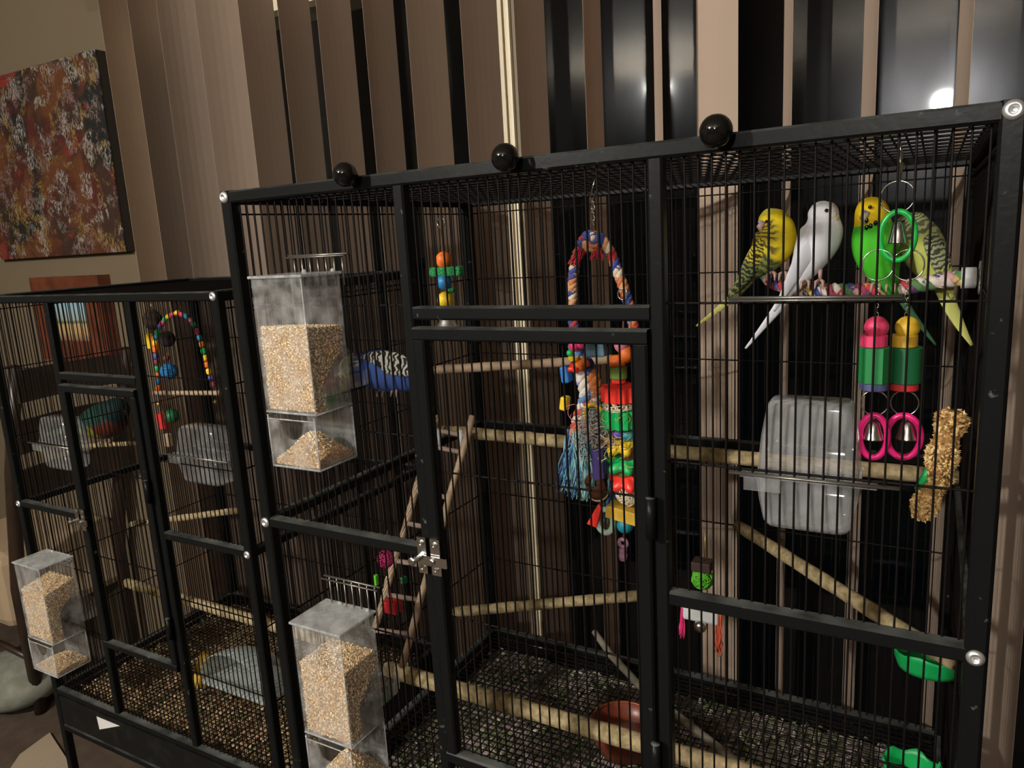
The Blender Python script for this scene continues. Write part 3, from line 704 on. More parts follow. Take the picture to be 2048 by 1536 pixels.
ROPE_MULTI=[lin(c) for c in ((190,60,70),(215,200,190),(70,80,140),(205,130,70),(90,130,80),(200,150,150),(205,180,90),(150,60,80),(220,205,195),(60,70,130))]
ROPE_SWING=[lin(c) for c in ((205,120,70),(60,75,150),(225,205,180),(190,60,60),(70,80,140),(215,160,110))]
rp = thing('rope_perch', 'multicoloured braided rope perch with a white end cap carrying four budgies', 'perch', (.855,.25,T-.14))
pe = at(1922,556,.25); cap0 = Vector((.857,.25,pe.z+.001))
rope('rope', [at(1528,545,.33),at(1550,566,.31),at(1600,578,.28),at(1660,581,.26),at(1740,580,.25),at(1820,573,.25),at(1880,562,.25),pe+Vector((.004,0,0))], .0090, ROPE_MULTI, rp, 3)
AX=(Vector((0,1,0)),Vector((0,0,1)),Vector((1,0,0)))
WP=mat('white_plastic',(.62,.63,.63),.35)
obj('end_cap', MB().lathe((pe.x,.25,pe.z),[(.0115,0),(.0115,.0135),(.010,.0145)],20,AX), WP, rp, True)
obj('washer', MB().lathe((pe.x+.0165,.25,pe.z),[(.0175,0),(.018,.001),(.018,.0022),(.0175,.003)],24,AX), WP, rp)

# ------------------------------------------------------------------ birds
def bird_material(name, rough=.75):
    if name in MATS: return MATS[name]
    M=bpy.data.materials.new(name); M.use_nodes=True; MATS[name]=M; nt=M.node_tree; N=nt.nodes; L=nt.links; b=N['Principled BSDF']; b.inputs['Roughness'].default_value=rough
    b.inputs['Specular IOR Level'].default_value=.25
    a=N.new('ShaderNodeAttribute'); a.attribute_name='plumage'; k=N.new('ShaderNodeAttribute'); k.attribute_name='barcol'; q=N.new('ShaderNodeAttribute'); q.attribute_name='barmask'
    tc=N.new('ShaderNodeTexCoord'); uv=N.new('ShaderNodeUVMap')
    nz=N.new('ShaderNodeTexNoise'); nz.inputs['Scale'].default_value=9; nz.inputs['Detail'].default_value=2; L.new(uv.outputs[0],nz.inputs['Vector'])
    sp=N.new('ShaderNodeSeparateXYZ'); L.new(uv.outputs[0],sp.inputs[0])
    ad=N.new('ShaderNodeMath'); ad.operation='MULTIPLY_ADD'; L.new(nz.outputs['Fac'],ad.inputs[0]); ad.inputs[1].default_value=.14; L.new(sp.outputs[1],ad.inputs[2])
    si=N.new('ShaderNodeMath'); si.operation='MULTIPLY'; L.new(ad.outputs[0],si.inputs[0]); si.inputs[1].default_value=95
    sn=N.new('ShaderNodeMath'); sn.operation='SINE'; L.new(si.outputs[0],sn.inputs[0])
    mr=N.new('ShaderNodeMapRange'); mr.inputs['From Min'].default_value=-.25; mr.inputs['From Max'].default_value=.35; L.new(sn.outputs[0],mr.inputs['Value'])
    mu=N.new('ShaderNodeMath'); mu.operation='MULTIPLY'; L.new(mr.outputs[0],mu.inputs[0]); L.new(q.outputs['Fac'],mu.inputs[1])
    mx=N.new('ShaderNodeMix'); mx.data_type='RGBA'; L.new(mu.outputs[0],mx.inputs[0]); L.new(a.outputs['Color'],mx.inputs[6]); L.new(k.outputs['Color'],mx.inputs[7])
    L.new(mx.outputs[2],b.inputs['Base Color'])
    n2=N.new('ShaderNodeTexNoise'); n2.inputs['Scale'].default_value=420; n2.inputs['Detail'].default_value=3; L.new(tc.outputs['Object'],n2.inputs['Vector'])
    bp=N.new('ShaderNodeBump'); bp.inputs['Strength'].default_value=.35; bp.inputs['Distance'].default_value=.0008; L.new(n2.outputs['Fac'],bp.inputs['Height']); L.new(bp.outputs[0],b.inputs['Normal'])
    return M
def loft(name, ctr, rad, parent, colf, n=22, flat=None, mname='plumage', sub=5):
    """continuous body lofted on a spine; rad: (r_side, r_view); colf(t, dirvec) -> (colour, barcolour, barmask)"""
    P=[Vector(c) for c in ctr]; Rr=[r if hasattr(r,'__len__') else (r,r) for r in rad]
    def cr(A,i,t):
        p0=A[max(i-1,0)];p1=A[i];p2=A[i+1];p3=A[min(i+2,len(A)-1)]
        return [.5*((2*b)+(c-a)*t+(2*a-5*b+4*c-d)*t*t+(-a+3*b-3*c+d)*t**3) for a,b,c,d in zip(p0,p1,p2,p3)]
    path=[];rr=[]
    for i in range(len(P)-1):
        for k in range(sub): path.append(Vector(cr(P,i,k/sub))); rr.append([max(.0004,x) for x in cr(Rr,i,k/sub)])
    path.append(P[-1]); rr.append(list(Rr[-1])); M=len(path)
    view=Vector((RC[2][0],RC[2][1],0)).normalized()    # a horizontal axis; cross-sections are ellipses about it
    vs=[];cols=[];bc=[];bm=[];uvs=[]
    for i,p in enumerate(path):
        d=(path[min(i+1,M-1)]-path[max(i-1,0)]).normalized()
        f=flat if flat is not None else view
        b=(f-d*f.dot(d)).normalized(); a=b.cross(d).normalized()
        for k in range(n):
            th=2*PI*k/n; dv=a*math.cos(th)+b*math.sin(th)
            vs.append(p+a*(math.cos(th)*rr[i][0])+b*(math.sin(th)*rr[i][1]))
            c,b2,m_=colf(i/(M-1),a*math.cos(th)+b*math.sin(th),vs[-1]); cols.append(c);bc.append(b2);bm.append(m_);uvs.append((k/n,i/(M-1)))
    fs=[(i*n+k,i*n+(k+1)%n,(i+1)*n+(k+1)%n,(i+1)*n+k) for i in range(M-1) for k in range(n)]
    fs+=[tuple(range(n-1,-1,-1)),tuple(range((M-1)*n,M*n))]
    me=MB().add(vs,fs).mesh(name)
    me.color_attributes.new('plumage','FLOAT_COLOR','POINT').data.foreach_set('color',[x for c in cols for x in (*c,1)])
    me.color_attributes.new('barcol','FLOAT_COLOR','POINT').data.foreach_set('color',[x for c in bc for x in (*c,1)])
    me.attributes.new('barmask','FLOAT','POINT').data.foreach_set('value',bm)
    ul=me.uv_layers.new(name='UVMap')
    for l in me.loops: ul.data[l.index].uv=uvs[l.vertex_index]
    return link_mesh(name, me, bird_material(mname), parent, True)
EYE=mat('bird_eye',(.006,.006,.006),.08,spec=.8); BEAK=mat('horn_beak',(.45,.40,.25),.4); FOOT=mat('pink_foot',(.40,.25,.22),.6)
def spine(pts, y):
    """pts: (u, v, half width px, depth offset) measured on the photograph; returns centres and radii in metres"""
    c=[at(p[0],p[1],y+(p[3] if len(p)>3 else 0)) for p in pts]; r=[p[2]/ppm(q) for p,q in zip(pts,c)]; return c,r
TOCAM=lambda p:(Vector(CAM)-Vector(p)).normalized()
def eyeball(p, r, parent, ring=None):
    if ring is not None: obj('eye_ring', MB().ell(Vector(p)-TOCAM(p)*.0004, r*1.35,12,8), ring, parent, True)
    obj('eye', MB().ell(p, r, 12, 8), EYE, parent, True)
def foot(p, parent, side):
    mb=MB(); p=Vector(p)
    mb.tube([p+Vector((0,0,.016)),p+Vector((0,0,.004))],[.0026,.002],8)
    for dx in (-.004,.004): mb.tube([p+Vector((0,0,.004)),p+Vector((dx,-.007,.002)),p+Vector((dx*1.1,-.0105,-.006))],[.002,.0018,.0008],7)
    for dx in (-.003,.003): mb.tube([p+Vector((0,0,.004)),p+Vector((dx,.007,.001)),p+Vector((dx*1.1,.010,-.005))],[.002,.0018,.0008],7)
    obj('foot', mb, FOOT, parent, True)
def plain(c): return lambda t,d,p:(c,c,0.0)
W_=lin((222,222,228)); YEL=lin((222,196,30)); GRN=lin((70,185,40)); DK=(.02,.022,.02)
toright=Vector((RC[0][0],RC[0][1],0))

# white budgie
y=.25; b=thing('budgie','plain white budgie sitting second from the left on the rope perch','bird',at(1622,572,y),'budgies in the tall cage')
c,r=spine([(1574,592,6),(1592,563,17),(1615,525,31),(1634,487,41),(1645,460,39),(1647,438,30),(1646,421,28),(1645,408,19),(1645,402,5)],y)
loft('body',c,r,b,plain(W_))
c,r=spine([(1590,560,15,.002),(1560,610,11,.004),(1525,655,6,.006),(1491,697,2.2,.008)],y); loft('tail',c,[(q,q*.35) for q in r],b,plain(W_),12)
c,r=spine([(1632,470,14,-.017),(1612,510,20,-.020),(1590,548,15,-.015),(1562,598,6,-.008),(1548,622,2,-.004)],y); loft('wing',c,[(q,q*.35) for q in r],b,lambda t,d,p:(lin((212,212,220)),lin((190,190,200)),.25*max(0,t-.3)),14)
e=at(1653,421,y-.0165); eyeball(e,.0022,b)
q=at(1670,436,y-.006); obj('beak',MB().tube([q+Vector((-.004,0,.002)),q+Vector((.001,-.002,-.002)),q+Vector((-.0005,-.002,-.008))],[.0048,.004,.0008],10),mat('yellow_beak',(.50,.42,.12),.4),b,True)
obj('cere',MB().ell(at(1669,428,y-.007),(.003,.004,.0024),10,8),mat('pale_cere',(.5,.4,.38),.5),b,True)
for u in (1612,1640): foot(at(u,566,y-.006),b,1)

# yellow budgie, looking back over its shoulder
def ycol(t,d,p):
    g=lin((196,178,40)); dark=d.dot(-toright)
    if t<.30: return (lin((120,130,60)),DK,.75)
    if dark>.2 and t<.66: return (lin((200,178,45)),DK,.8)
    return (YEL if t<.8 else lin((215,205,80)),DK,.0 if t<.72 or dark>-.1 else .25)
y=.27; b=thing('budgie','yellow budgie with black scalloped wing, leftmost on the rope perch','bird',at(1555,548,y),'budgies in the tall cage')
c,r=spine([(1492,560,7),(1508,540,20),(1530,515,34),(1548,485,42),(1552,460,37),(1547,443,29),(1541,431,25),(1538,422,15),(1537,417,4)],y); loft('body',c,r,b,ycol)
c,r=spine([(1505,548,14,.002),(1470,590,9,.004),(1435,620,6,.006),(1393,652,2,.008)],y); loft('tail',c,[(q,q*.35) for q in r],b,lambda t,d,p:(lin((190,185,110)) if t>.3 else lin((110,120,70)),DK,.4 if t<.4 else .1),12)
c,r=spine([(1532,478,10,-.020),(1520,500,19,-.022),(1505,528,19,-.018),(1485,560,12,-.012),(1455,600,3,-.005)],y); loft('wing',c,[(q,q*.32) for q in r],b,lambda t,d,p:(lin((205,185,50)) if t<.5 else lin((125,135,80)),DK,.95),16)
eyeball(at(1533,443,y-.0185),.0020,b)
obj('cheek_spot',MB().ell(at(1543,452,y-.0185),(.0040,.0015,.0022),10,8),mat('dark_cheek',(.06,.05,.09),.7),b,True)
q=at(1522,452,y-.015); obj('beak',MB().tube([q+Vector((.002,.002,.003)),q+Vector((-.001,-.003,-.001)),q+Vector((.001,-.003,-.008))],[.0045,.004,.0008],10),mat('pink_horn_beak',(.50,.32,.28),.4),b,True)
obj('cere',MB().ell(at(1521,444,y-.016),(.0032,.0026,.0022),10,8),mat('blue_violet_cere',(.35,.30,.45),.5),b,True)
for u in (1545,1568): foot(at(u,550,y-.004),b,1)

# green budgie facing the room
def gcol(t,d,p):
    if t>.60: return (lin((225,190,25)),DK,.0)
    return (GRN if t>.2 else lin((60,150,40)),DK,0.0)
y=.245; b=thing('budgie','green budgie with yellow face and black throat spots, facing the room','bird',at(1765,572,y),'budgies in the tall cage')
c,r=spine([(1790,590,8),(1778,570,20),(1765,540,33),(1754,505,43),(1748,472,42),(1745,445,34),(1744,420,31),(1745,403,23),(1746,394,7)],y); loft('body',c,r,b,gcol)
c,r=spine([(1790,570,12,.015),(1815,615,8,.018),(1845,655,5,.02),(1872,690,2,.022)],y); loft('tail',c,[(q,q*.4) for q in r],b,plain(lin((50,90,60))),10)
for k,(u,v) in enumerate(((1733,441),(1741,452),(1751,446),(1733,455))): obj('throat_spot',MB().ell(at(u,v,y-.021),(.0022,.0012,.0030),10,8),EYE,b,True)
eyeball(at(1740,414,y-.0195),.0021,b)
q=at(1729,434,y-.0175); obj('beak',MB().tube([q+Vector((.002,.002,.004)),q+Vector((-.001,-.002,-.001)),q+Vector((.001,-.002,-.008))],[.0045,.004,.0008],10),BEAK,b,True)
obj('cere',MB().ell(at(1728,424,y-.0185),(.003,.0026,.0022),10,8),mat('blue_cere',(.12,.18,.40),.5),b,True)
for u in (1752,1782): foot(at(u,572,y-.004),b,1)

# grey-green budgie seen from behind
def pcol(t,d,p):
    if t>.50: return (lin((165,170,120)),DK,.75)
    if d.dot(toright)>.0 and t>.25: return (lin((170,172,110)),DK,.55)
    return (lin((185,190,95)),DK,0.05)
y=.280; b=thing('budgie','pale grey-green budgie with barred back, rightmost on the rope perch','bird',at(1865,565,y),'budgies in the tall cage')
c,r=spine([(1893,590,8),(1884,568,21),(1868,538,33),(1850,505,40),(1838,475,38),(1826,452,30),(1818,440,26),(1814,432,17),(1812,427,5)],y); loft('body',c,r,b,pcol)
c,r=spine([(1884,572,17,.0),(1900,610,15,-.002),(1920,650,10,-.004),(1944,691,3,-.006)],y); loft('tail',c,[(q,q*.35) for q in r],b,plain(lin((190,192,110))),12)
c,r=spine([(1858,462,12,-.014),(1868,490,20,-.019),(1882,525,19,-.018),(1896,560,12,-.014),(1905,598,3,-.008)],y); loft('wing',c,[(q,q*.32) for q in r],b,lambda t,d,p:(lin((160,165,125)) if t<.6 else lin((190,190,110)),DK,.9 if t<.62 else .1),16)
eyeball(at(1806,444,y-.020),.002,b)
q=at(1793,458,y-.014); obj('beak',MB().tube([q+Vector((.003,.001,.004)),q+Vector((-.001,-.002,-.001)),q+Vector((.001,-.002,-.008))],[.0045,.004,.0008],10),BEAK,b,True)
for u in (1858,1882): foot(at(u,564,y-.006),b,1)

# blue budgie at the upper feeder
BLU=lin((72,100,175))
y=.075; b=thing('budgie','blue budgie with black and white barred wings feeding at the upper feeder','bird',at(775,770,y),'budgies in the tall cage')
c,r=spine([(858,776,6,.02),(842,768,18,.014),(812,752,34,.006),(775,742,41,0),(742,738,37,-.004),(716,735,28,-.01),(700,736,24,-.014),(688,740,16,-.016),(681,743,5,-.018)],y)
loft('body',c,r,b,lambda t,d,p:(BLU if t<.66 else lin((170,180,110)),DK,.0 if t<.62 else .5))
c,r=spine([(848,768,11,.012),(852,800,8,.016),(856,838,3,.02)],y); loft('tail',c,[(q,q*.4) for q in r],b,plain(lin((40,55,110))),10)
c,r=spine([(722,722,10,-.018),(748,725,22,-.020),(785,727,24,-.020),(820,738,17,-.016),(856,760,3,-.006)],y); loft('wing',c,[(q,q*.32) for q in r],b,lambda t,d,p:(lin((215,212,200)),DK,1.0),18,sub=7)
eyeball(at(701,731,y-.030),.002,b)
q=at(684,748,y-.022); obj('beak',MB().tube([q+Vector((.003,.001,.003)),q+Vector((-.001,-.002,-.001)),q+Vector((.001,-.002,-.007))],[.0045,.004,.0008],10),BEAK,b,True)
for u in (768,795): foot(at(u,782,y-.004),b,1)

# dark parrot of the left cage
def dcol(t,d,p):
    low=-d.z
    if t>.62: return (lin((9,40,40)),DK,0.0)
    if low>.25 and t>.40: return (lin((88,36,22)),DK,0.0)
    if low>.25: return (lin((115,112,40)),DK,0.0)
    return (lin((18,58,48)),DK,0.0)
y=.42; b=thing('parrot','dark green parrot with blue wing and red breast in the left cage','bird',at(215,890,y))
c,r=spine([(152,858,7),(168,852,18),(188,846,30),(208,842,36),(222,836,34),(230,824,27),(234,813,24),(236,804,15),(237,799,4)],y); loft('body',c,r,b,dcol)
c,r=spine([(165,856,14,0),(130,862,9,0),(95,868,3,0)],y); loft('tail',c,[(q,q*.4) for q in r],b,plain(lin((60,85,60))),10)
c,r=spine([(208,836,10,-.026),(192,842,15,-.028),(178,848,12,-.022),(160,856,3,-.012)],y); loft('wing',c,[(q,q*.35) for q in r],b,lambda t,d,p:(lin((30,125,160)),lin((14,60,95)),.8),14)
eyeball(at(240,815,y-.020),.0024,b)
q=at(251,824,y-.006); obj('beak',MB().tube([q+Vector((-.005,0,.004)),q+Vector((.001,-.001,0)),q+Vector((-.001,-.001,-.009))],[.006,.0052,.001],10),mat('dark_beak',(.04,.04,.04),.4),b,True)
for u in (205,220): foot(at(u,886,y-.004),b,1)

# ------------------------------------------------------------------ plastic cups
def cup(label, x0, x1, y0, zrim, ztop, zbot, dep, hood=True, group='clear plastic cups', FROST=FROST):
    """clear plastic treat cup pushed through the bars: rim plate, bowl below, hood above"""
    f = thing('treat_cup', label, 'bird feeder', ((x0+x1)/2, y0+dep/2, zbot), group)
    cx=(x0+x1)/2; hx=(x1-x0)/2
    def shell(za, zb_, taper):
        K=[]; n=6; rr=.010
        for (z,k) in ((za,1.0),((za+zb_)/2,1-(1-taper)*.4),(zb_+ (.004 if zb_<za else -.004),taper),(zb_,taper*.93)):
            ring=[]
            for (sx,sy,a0) in ((1,1,0),(-1,1,PI/2),(-1,-1,PI),(1,-1,1.5*PI)):
                for i in range(n+1):
                    a=a0+PI/2*i/n; ring.append((cx+sx*(hx*k-rr)+rr*math.cos(a), y0+dep/2+sy*(dep/2*k-rr)+rr*math.sin(a), z))
            K.append(ring)
        N_=len(K[0]); mb=MB(); mb.add([p for R in K for p in R],[(j*N_+i,j*N_+(i+1)%N_,(j+1)*N_+(i+1)%N_,(j+1)*N_+i) for j in range(len(K)-1) for i in range(N_)]+[tuple((len(K)-1)*N_+i for i in range(N_))])
        return mb
    o=obj('bowl', shell(zrim,zbot,.86), FROST, f, True); o.modifiers.new('t','SOLIDIFY').thickness=.0014
    if hood:
        o=obj('hood', shell(zrim+.004,ztop,.84), FROST, f, True); o.modifiers.new('t','SOLIDIFY').thickness=.0014
    r=MB(); r.box((x0-.014,y0-.006,zrim-.0015),(x1+.016,y0+.012,zrim+.0015)); r.box((x0-.010,y0-.007,zrim-.014),(x0+.024,y0-.0055,zrim-.0015))
    for (a,b_) in (((x0-.002,y0-.004),(x1+.002,y0+.004)),((x0-.002,y0+dep-.004),(x1+.002,y0+dep+.002))): r.box((a[0],a[1],zrim-.002),(b_[0],b_[1],zrim+.002))
    obj('rim', r, FROST, f)
    w_=MB(); 
    for yy in (y0-.0075,y0-.004): w_.tube([(x0-.024,yy,zrim+.002),(x1+.034,yy,zrim+.002)], .0014, 6)
    obj('rim_wire', w_, MATS['worn_steel_wire'], f, True)
    return f
FAINT = clear_mat('dimmed_cup_plastic', haze=(.015,.06), hscale=40, col=(.62,.63,.62), edge=.30)  # left cage's dimness put into a fainter, greyer copy of the cup plastic
cup('hooded clear plastic water cup on the right front of the tall cage', .672,.762,.008,T-.3105,T-.240,T-.362,.052)
cup('small hooded clear cup inside the right part of the left cage', -.392,-.275,LY0+.010,T-.430,T-.378,T-.480,.050,True,FROST=FAINT)
cup('hooded clear cup in the left front of the left cage beside the dark parrot', -.846,-.735,LY0+.010,T-.448,T-.392,T-.500,.050,FROST=FAINT)
FRILL=mat('milky_basin_plastic',(.34,.38,.36),.35,noise=(40,(.24,.28,.27),.4,.7))
bb=thing('bird_bath','clear rounded plastic bird bath hung low on the front of the left cage','bird bath',at(470,1390,.17))
q=at(470,1385,.135); xb0,xb1=at(398,1350,.135).x,at(530,1390,.135).x; zz=q.z; H=.072; n=18
mb=MB(); vs=[]
for j in range(9):
    t=j/8; th=PI/2*t
    for i in range(n+1):
        a=PI*i/n; rx=(xb1-xb0)/2; vs.append(((xb0+xb1)/2+rx*math.cos(a)*math.cos(th*.98), .137+.105*math.sin(a)*math.cos(th*.98), zz+H*math.sin(th)))
fs=[(j*(n+1)+i,j*(n+1)+i+1,(j+1)*(n+1)+i+1,(j+1)*(n+1)+i) for j in range(8) for i in range(n)]
bathm=clear_mat('foggy_bath_plastic',haze=(.32,.55),hscale=30,col=(.46,.52,.50))
o=obj('dome',mb.add(vs,fs),bathm,bb,True); o.modifiers.new('t','SOLIDIFY').thickness=.0015
obj('pan',MB().box((xb0,.136,zz-.010),(xb1,.238,zz)),bathm,bb,bevel=.004)
o=obj('corn_cob',MB().tube([at(402,1372,.165),at(404,1340,.175),at(412,1308,.185)],[.014,.0155,.011],14),mat('yellow_corn',(.65,.38,.05),.5,noise=(90,(.75,.55,.12),.4,.6),bump=(200,1.0)),None,True)
tag(o,'yellow chunk of corn cob beside the bird bath in the left cage','food')

# ------------------------------------------------------------------ toy helpers
def col(name, rgb, rough=.5, **k): return mat('toy_'+name, lin(rgb), rough, **k)
RED=col('red',(250,62,50),.35); ORG=col('orange',(225,110,35)); YLW=col('yellow',(242,202,40)); GRE=col('green',(26,175,92),.4); BLUt=col('blue',(30,110,165)); TEAL=col('teal',(25,130,150)); PNK=col('pink',(225,60,120)); PUR=col('purple',(95,80,160)); OLV=col('olive',(105,135,55)); DKG=col('deep_green',(12,95,52),.55); SLT=col('slate',(75,78,120)); MINT=col('mint',(185,215,195)); MAR=col('maroon',(120,50,70)); LIME=col('lime',(95,190,45)); BRN=col('brown',(105,62,35),.7); CREAM=col('cream',(215,200,170),.7); HOT=col('hot_pink',(235,35,125),.3); SKYB=col('sky_blue',(40,120,200)); GREYB=col('grey_blue',(85,120,140),.7)
WOODRED=col('stained_red',(200,45,50),.6); WOODYEL=col('stained_yellow',(205,165,50),.65)
def px(r,p): return r/ppm(p)
def ball(par,u,v,y,r,m_,name='ball',sq=(1,1,1)):
    p=at(u,v,y); k=px(r,p); return obj(name,MB().ell(p,(k*sq[0],k*sq[1],k*sq[2]),18,12),m_,par,True)
def wheel(par,u,v,y,r,h,m_,lobes=12,name='ribbed_wheel',lobe=.07):
    p=at(u,v,y); k=px(r,p); H=px(h,p)/2; return obj(name,MB().lathe(p,[(0,-H),(k*.9,-H),(k,-H*.9),(k,H*.9),(k*.9,H),(0,H)],72,None,lobes,lobe),m_,par)
def disc(par,u,v,y,r,h,m_,name='disc',n=28,bev=.12,ax=None):
    p=at(u,v,y); k=px(r,p); H=px(h,p)/2; return obj(name,MB().lathe(p,[(0,-H),(k*(1-bev),-H),(k,-H+k*bev),(k,H-k*bev),(k*(1-bev),H),(0,H)],n,ax),m_,par,False)
def block(par,u,v,y,wu,hv,dp,m_,name='block',rot=0.0,bevel=.0015):
    p=at(u,v,y); a=px(wu/2,p); c=px(hv/2,p); cr_,sr=math.cos(rot),math.sin(rot)
    return obj(name,MB().obox(p,Vector((cr_,0,sr))*a,(0,dp/2,0),Vector((-sr,0,cr_))*c),m_,par,bevel=bevel)
def ring(par,u,v,y,r,t,m_,name='ring',sy=1.0,ax=None):
    p=at(u,v,y); return obj(name,MB().torus(p,px(r,p),px(t,p),ax,36,10,sy),m_,par,True)
def chain(par,pts,y,link=6,m_=None,name='chain'):
    P=[at(u,v,y) for u,v in pts]; mb=MB(); tot=(P[-1]-P[0]).length; l=px(link,P[0]); n=max(2,int(tot/(l*1.3)))
    for i in range(n):
        p=P[0].lerp(P[-1],(i+.5)/n); A=(Vector((1,0,0)),Vector((0,0,1))) if i%2 else (Vector((0,1,0)),Vector((0,0,1)))
        mb.torus(p,l*.5,l*.14,A,12,5,1.55)
    return obj(name,mb,m_ or CHROME,par,True)
def hook(par,pts,y,r=.0011,name='hook',m_=None):
    return obj(name,MB().tube([at(u,v,y) for u,v in pts],r,8),m_ or CHROME,par,True)
def bell(par,u,v,y,r,h,name='bell',m_=None):
    p=at(u,v,y); k=px(r,p); H=px(h,p)
    o=obj(name,MB().lathe(p,[(k*1.05,-H*.5),(k,-H*.45),(k*.8,-H*.1),(k*.62,H*.28),(k*.3,H*.45),(0,H*.5)],24),m_ or CHROME,par,True)
    obj('clapper',MB().ell(p+Vector((0,0,-H*.52)),k*.28,10,8),CHROME,o,True); return o
def wicker(par,u,v,y,r,m_,n=26,name='wicker_ball',t=1.3,sz=1.0):
    p=at(u,v,y); k=px(r,p); mb=MB()
    for _ in range(n):
        a=Vector(rng.normal(size=3)).normalized(); b_=a.orthogonal().normalized(); c_=a.cross(b_); rr=k*rng.uniform(.92,1.04)
        pts=[]
        for i in range(20):
            q=(b_*math.cos(2*PI*i/20)+c_*math.sin(2*PI*i/20))*rr+a*k*rng.uniform(-.05,.05); pts.append(p+Vector((q.x,q.y,q.z*sz)))
        mb.tube(pts,px(t,p),5,closed=True)
    return obj(name,mb,m_,par,True,kind='stuff')
def tassel(par,u0,v0,u1,v1,y,w0,w1,n,m_,name='rope_tassel',t=.0011,curl=.006):
    mb=MB(); a=at(u0,v0,y); b_=at(u1,v1,y)
    for _ in range(n):
        th=rng.uniform(0,2*PI); q=math.sqrt(rng.random()); o0=Vector((math.cos(th),math.sin(th)*.7,0))*q
        L_=rng.uniform(.75,1.05); pts=[]; ph=rng.uniform(0,6)
        for i in range(9):
            s_=i/8; wdt=px(w0+(w1-w0)*s_,a); c_=a.lerp(b_,s_*L_); pts.append(c_+o0*wdt+Vector((math.sin(ph+s_*7),math.cos(ph*1.7+s_*6),0))*curl*(.2+s_)*.5)
        mb.tube(pts,t,5)
    return obj(name,mb,m_,par,True,kind='stuff')
def fluff(par,u,v,y,ru,rv,n,m_,name='rope_fluff',t=.0006):
    mb=MB(); p=at(u,v,y); A=px(ru,p); B_=px(rv,p)
    for _ in range(n):
        c_=Vector((rng.normal()*.45*A,rng.normal()*.35*A,rng.normal()*.45*B_)); d=Vector(rng.normal(size=3)).normalized(); e=d.orthogonal().normalized(); l=A*rng.uniform(.25,.5)
        mb.tube([p+c_+(d*math.cos(x)+e*math.sin(x))*l for x in np.linspace(0,rng.uniform(2,5),8)],t,4,cap=False)
    return obj(name,mb,m_,par,True,kind='stuff')
def star(par,u,v,y,r,h,m_,pts=5,name='star_bead',tilt=.5):
    p=at(u,v,y); k=px(r,p); ax=(Vector((1,0,0)),Vector((0,math.cos(tilt),math.sin(tilt))),Vector((0,-math.sin(tilt),math.cos(tilt)))); H=px(h,p)/2
    return obj(name,MB().lathe(p,[(0,-H),(k*.95,-H),(k,0),(k*.95,H),(0,H)],40,ax,pts,.22),m_,par,True)

# toy with coloured balls and green sponge, left part of the tall cage
y=.15
t=thing('hanging_toy','hanging string of orange, blue and yellow balls with green sponge','bird toy',at(890,660,y))
hook(t,[(882,402),(883,430)],y); ring(t,882,446,y,9,1.4,CHROME,'ring',1.1)
hook(t,[(882,455),(892,650)],y,.0009,'cord',BRN)
ball(t,888,520,y,17,ORG); block(t,894,543,y,75,19,.016,mat('green_sponge',lin((35,150,80)),.9,noise=(500,lin((18,90,45)),.45,.6),bump=(500,1.5)),'sponge',0,.003)
ball(t,888,564,y,16,BLUt); block(t,902,581,y,20,9,.010,MATS['green_sponge'],'sponge',.1,.002); ball(t,891,600,y,17,YLW); bell(t,894,640,y,20,26,'bell',ZINC)

# rope swing toy and the crowded toy tower below it
y=.28
t=thing('rope_swing','arched swing of twisted orange, blue and red rope hung from the cage roof','bird toy',at(1200,820,y))
hook(t,[(1192,352),(1186,372),(1180,395)],y); hook(t,[(1192,352),(1196,372),(1186,398)],y,.0009,'hook_wire'); chain(t,[(1186,398),(1186,452)],y,7)
rope('rope_arch',[at(1168,830,y),at(1182,770,y),at(1168,715,y),at(1150,665,y),at(1144,610,y),at(1146,555,y),at(1156,505,y),at(1174,478,y),at(1196,474,y),at(1218,500,y),at(1236,545,y),at(1252,590,y),at(1264,640,y),at(1275,700,y),at(1278,770,y)],.0078,ROPE_SWING,t,3)
rope('rope_knot',[at(1160,492,y-.012),at(1176,470,y-.014),at(1192,480,y-.012),at(1182,496,y-.012),at(1166,484,y-.014)],.0075,ROPE_SWING,t,3)
for (u0,v0,u1,v1) in ((1168,485,1148,528),(1182,470,1160,510),(1192,488,1194,520)): tassel(t,u0,v0,u1,v1,y-.012,6,13,40,col('red_fray',(190,50,60),.9),'frayed_end',.0007,.003)
ring(t,1245,588,y-.012,10,1.3,CHROME,'split_ring',1.15)
hook(t,[(1247,600),(1247,660)],y-.012,.0009,'link_wire')

y=.26
t=thing('toy_tower','tall stack of red and green ribbed wheels, wicker balls and star beads on a string','bird toy',at(1245,1120,y))
hook(t,[(1247,640),(1242,760),(1245,900),(1250,1060),(1246,1075)],y,.0012,'cord',BRN)
ball(t,1244,690,y,16,col('soft_pink',(215,130,150)),'bead'); ball(t,1252,708,y,19,ORG,'bead',(.8,.8,1)); ball(t,1234,724,y,18,ORG,'bead',(1.1,.8,.8)); disc(t,1237,745,y,17,26,OLV,'bead'); disc(t,1237,762,y,14,8,RED,'washer')
wheel(t,1242,786,y,38,32,RED,12); wicker(t,1238,811,y,33,CREAM,22,'wicker_puff',1.4,.45); wheel(t,1242,836,y,37,36,GRE,14,'ribbed_wheel',.09)
ball(t,1237,866,y,16,PUR,'bead'); ball(t,1258,870,y,18,TEAL,'bead',(1,1,.8)); star(t,1246,884,y,34,16,YLW,6); ball(t,1256,906,y,17,MAR,'bead'); star(t,1250,922,y,34,15,GRE,6)
ball(t,1246,940,y,18,OLV,'bead',(1,1,.9)); star(t,1254,958,y,32,16,RED,6); wicker(t,1258,985,y,26,CREAM,30)
block(t,1255,1027,y,78,26,.03,WOODYEL,'wood_block',-.16); ball(t,1250,1050,y,17,TEAL,'bead')
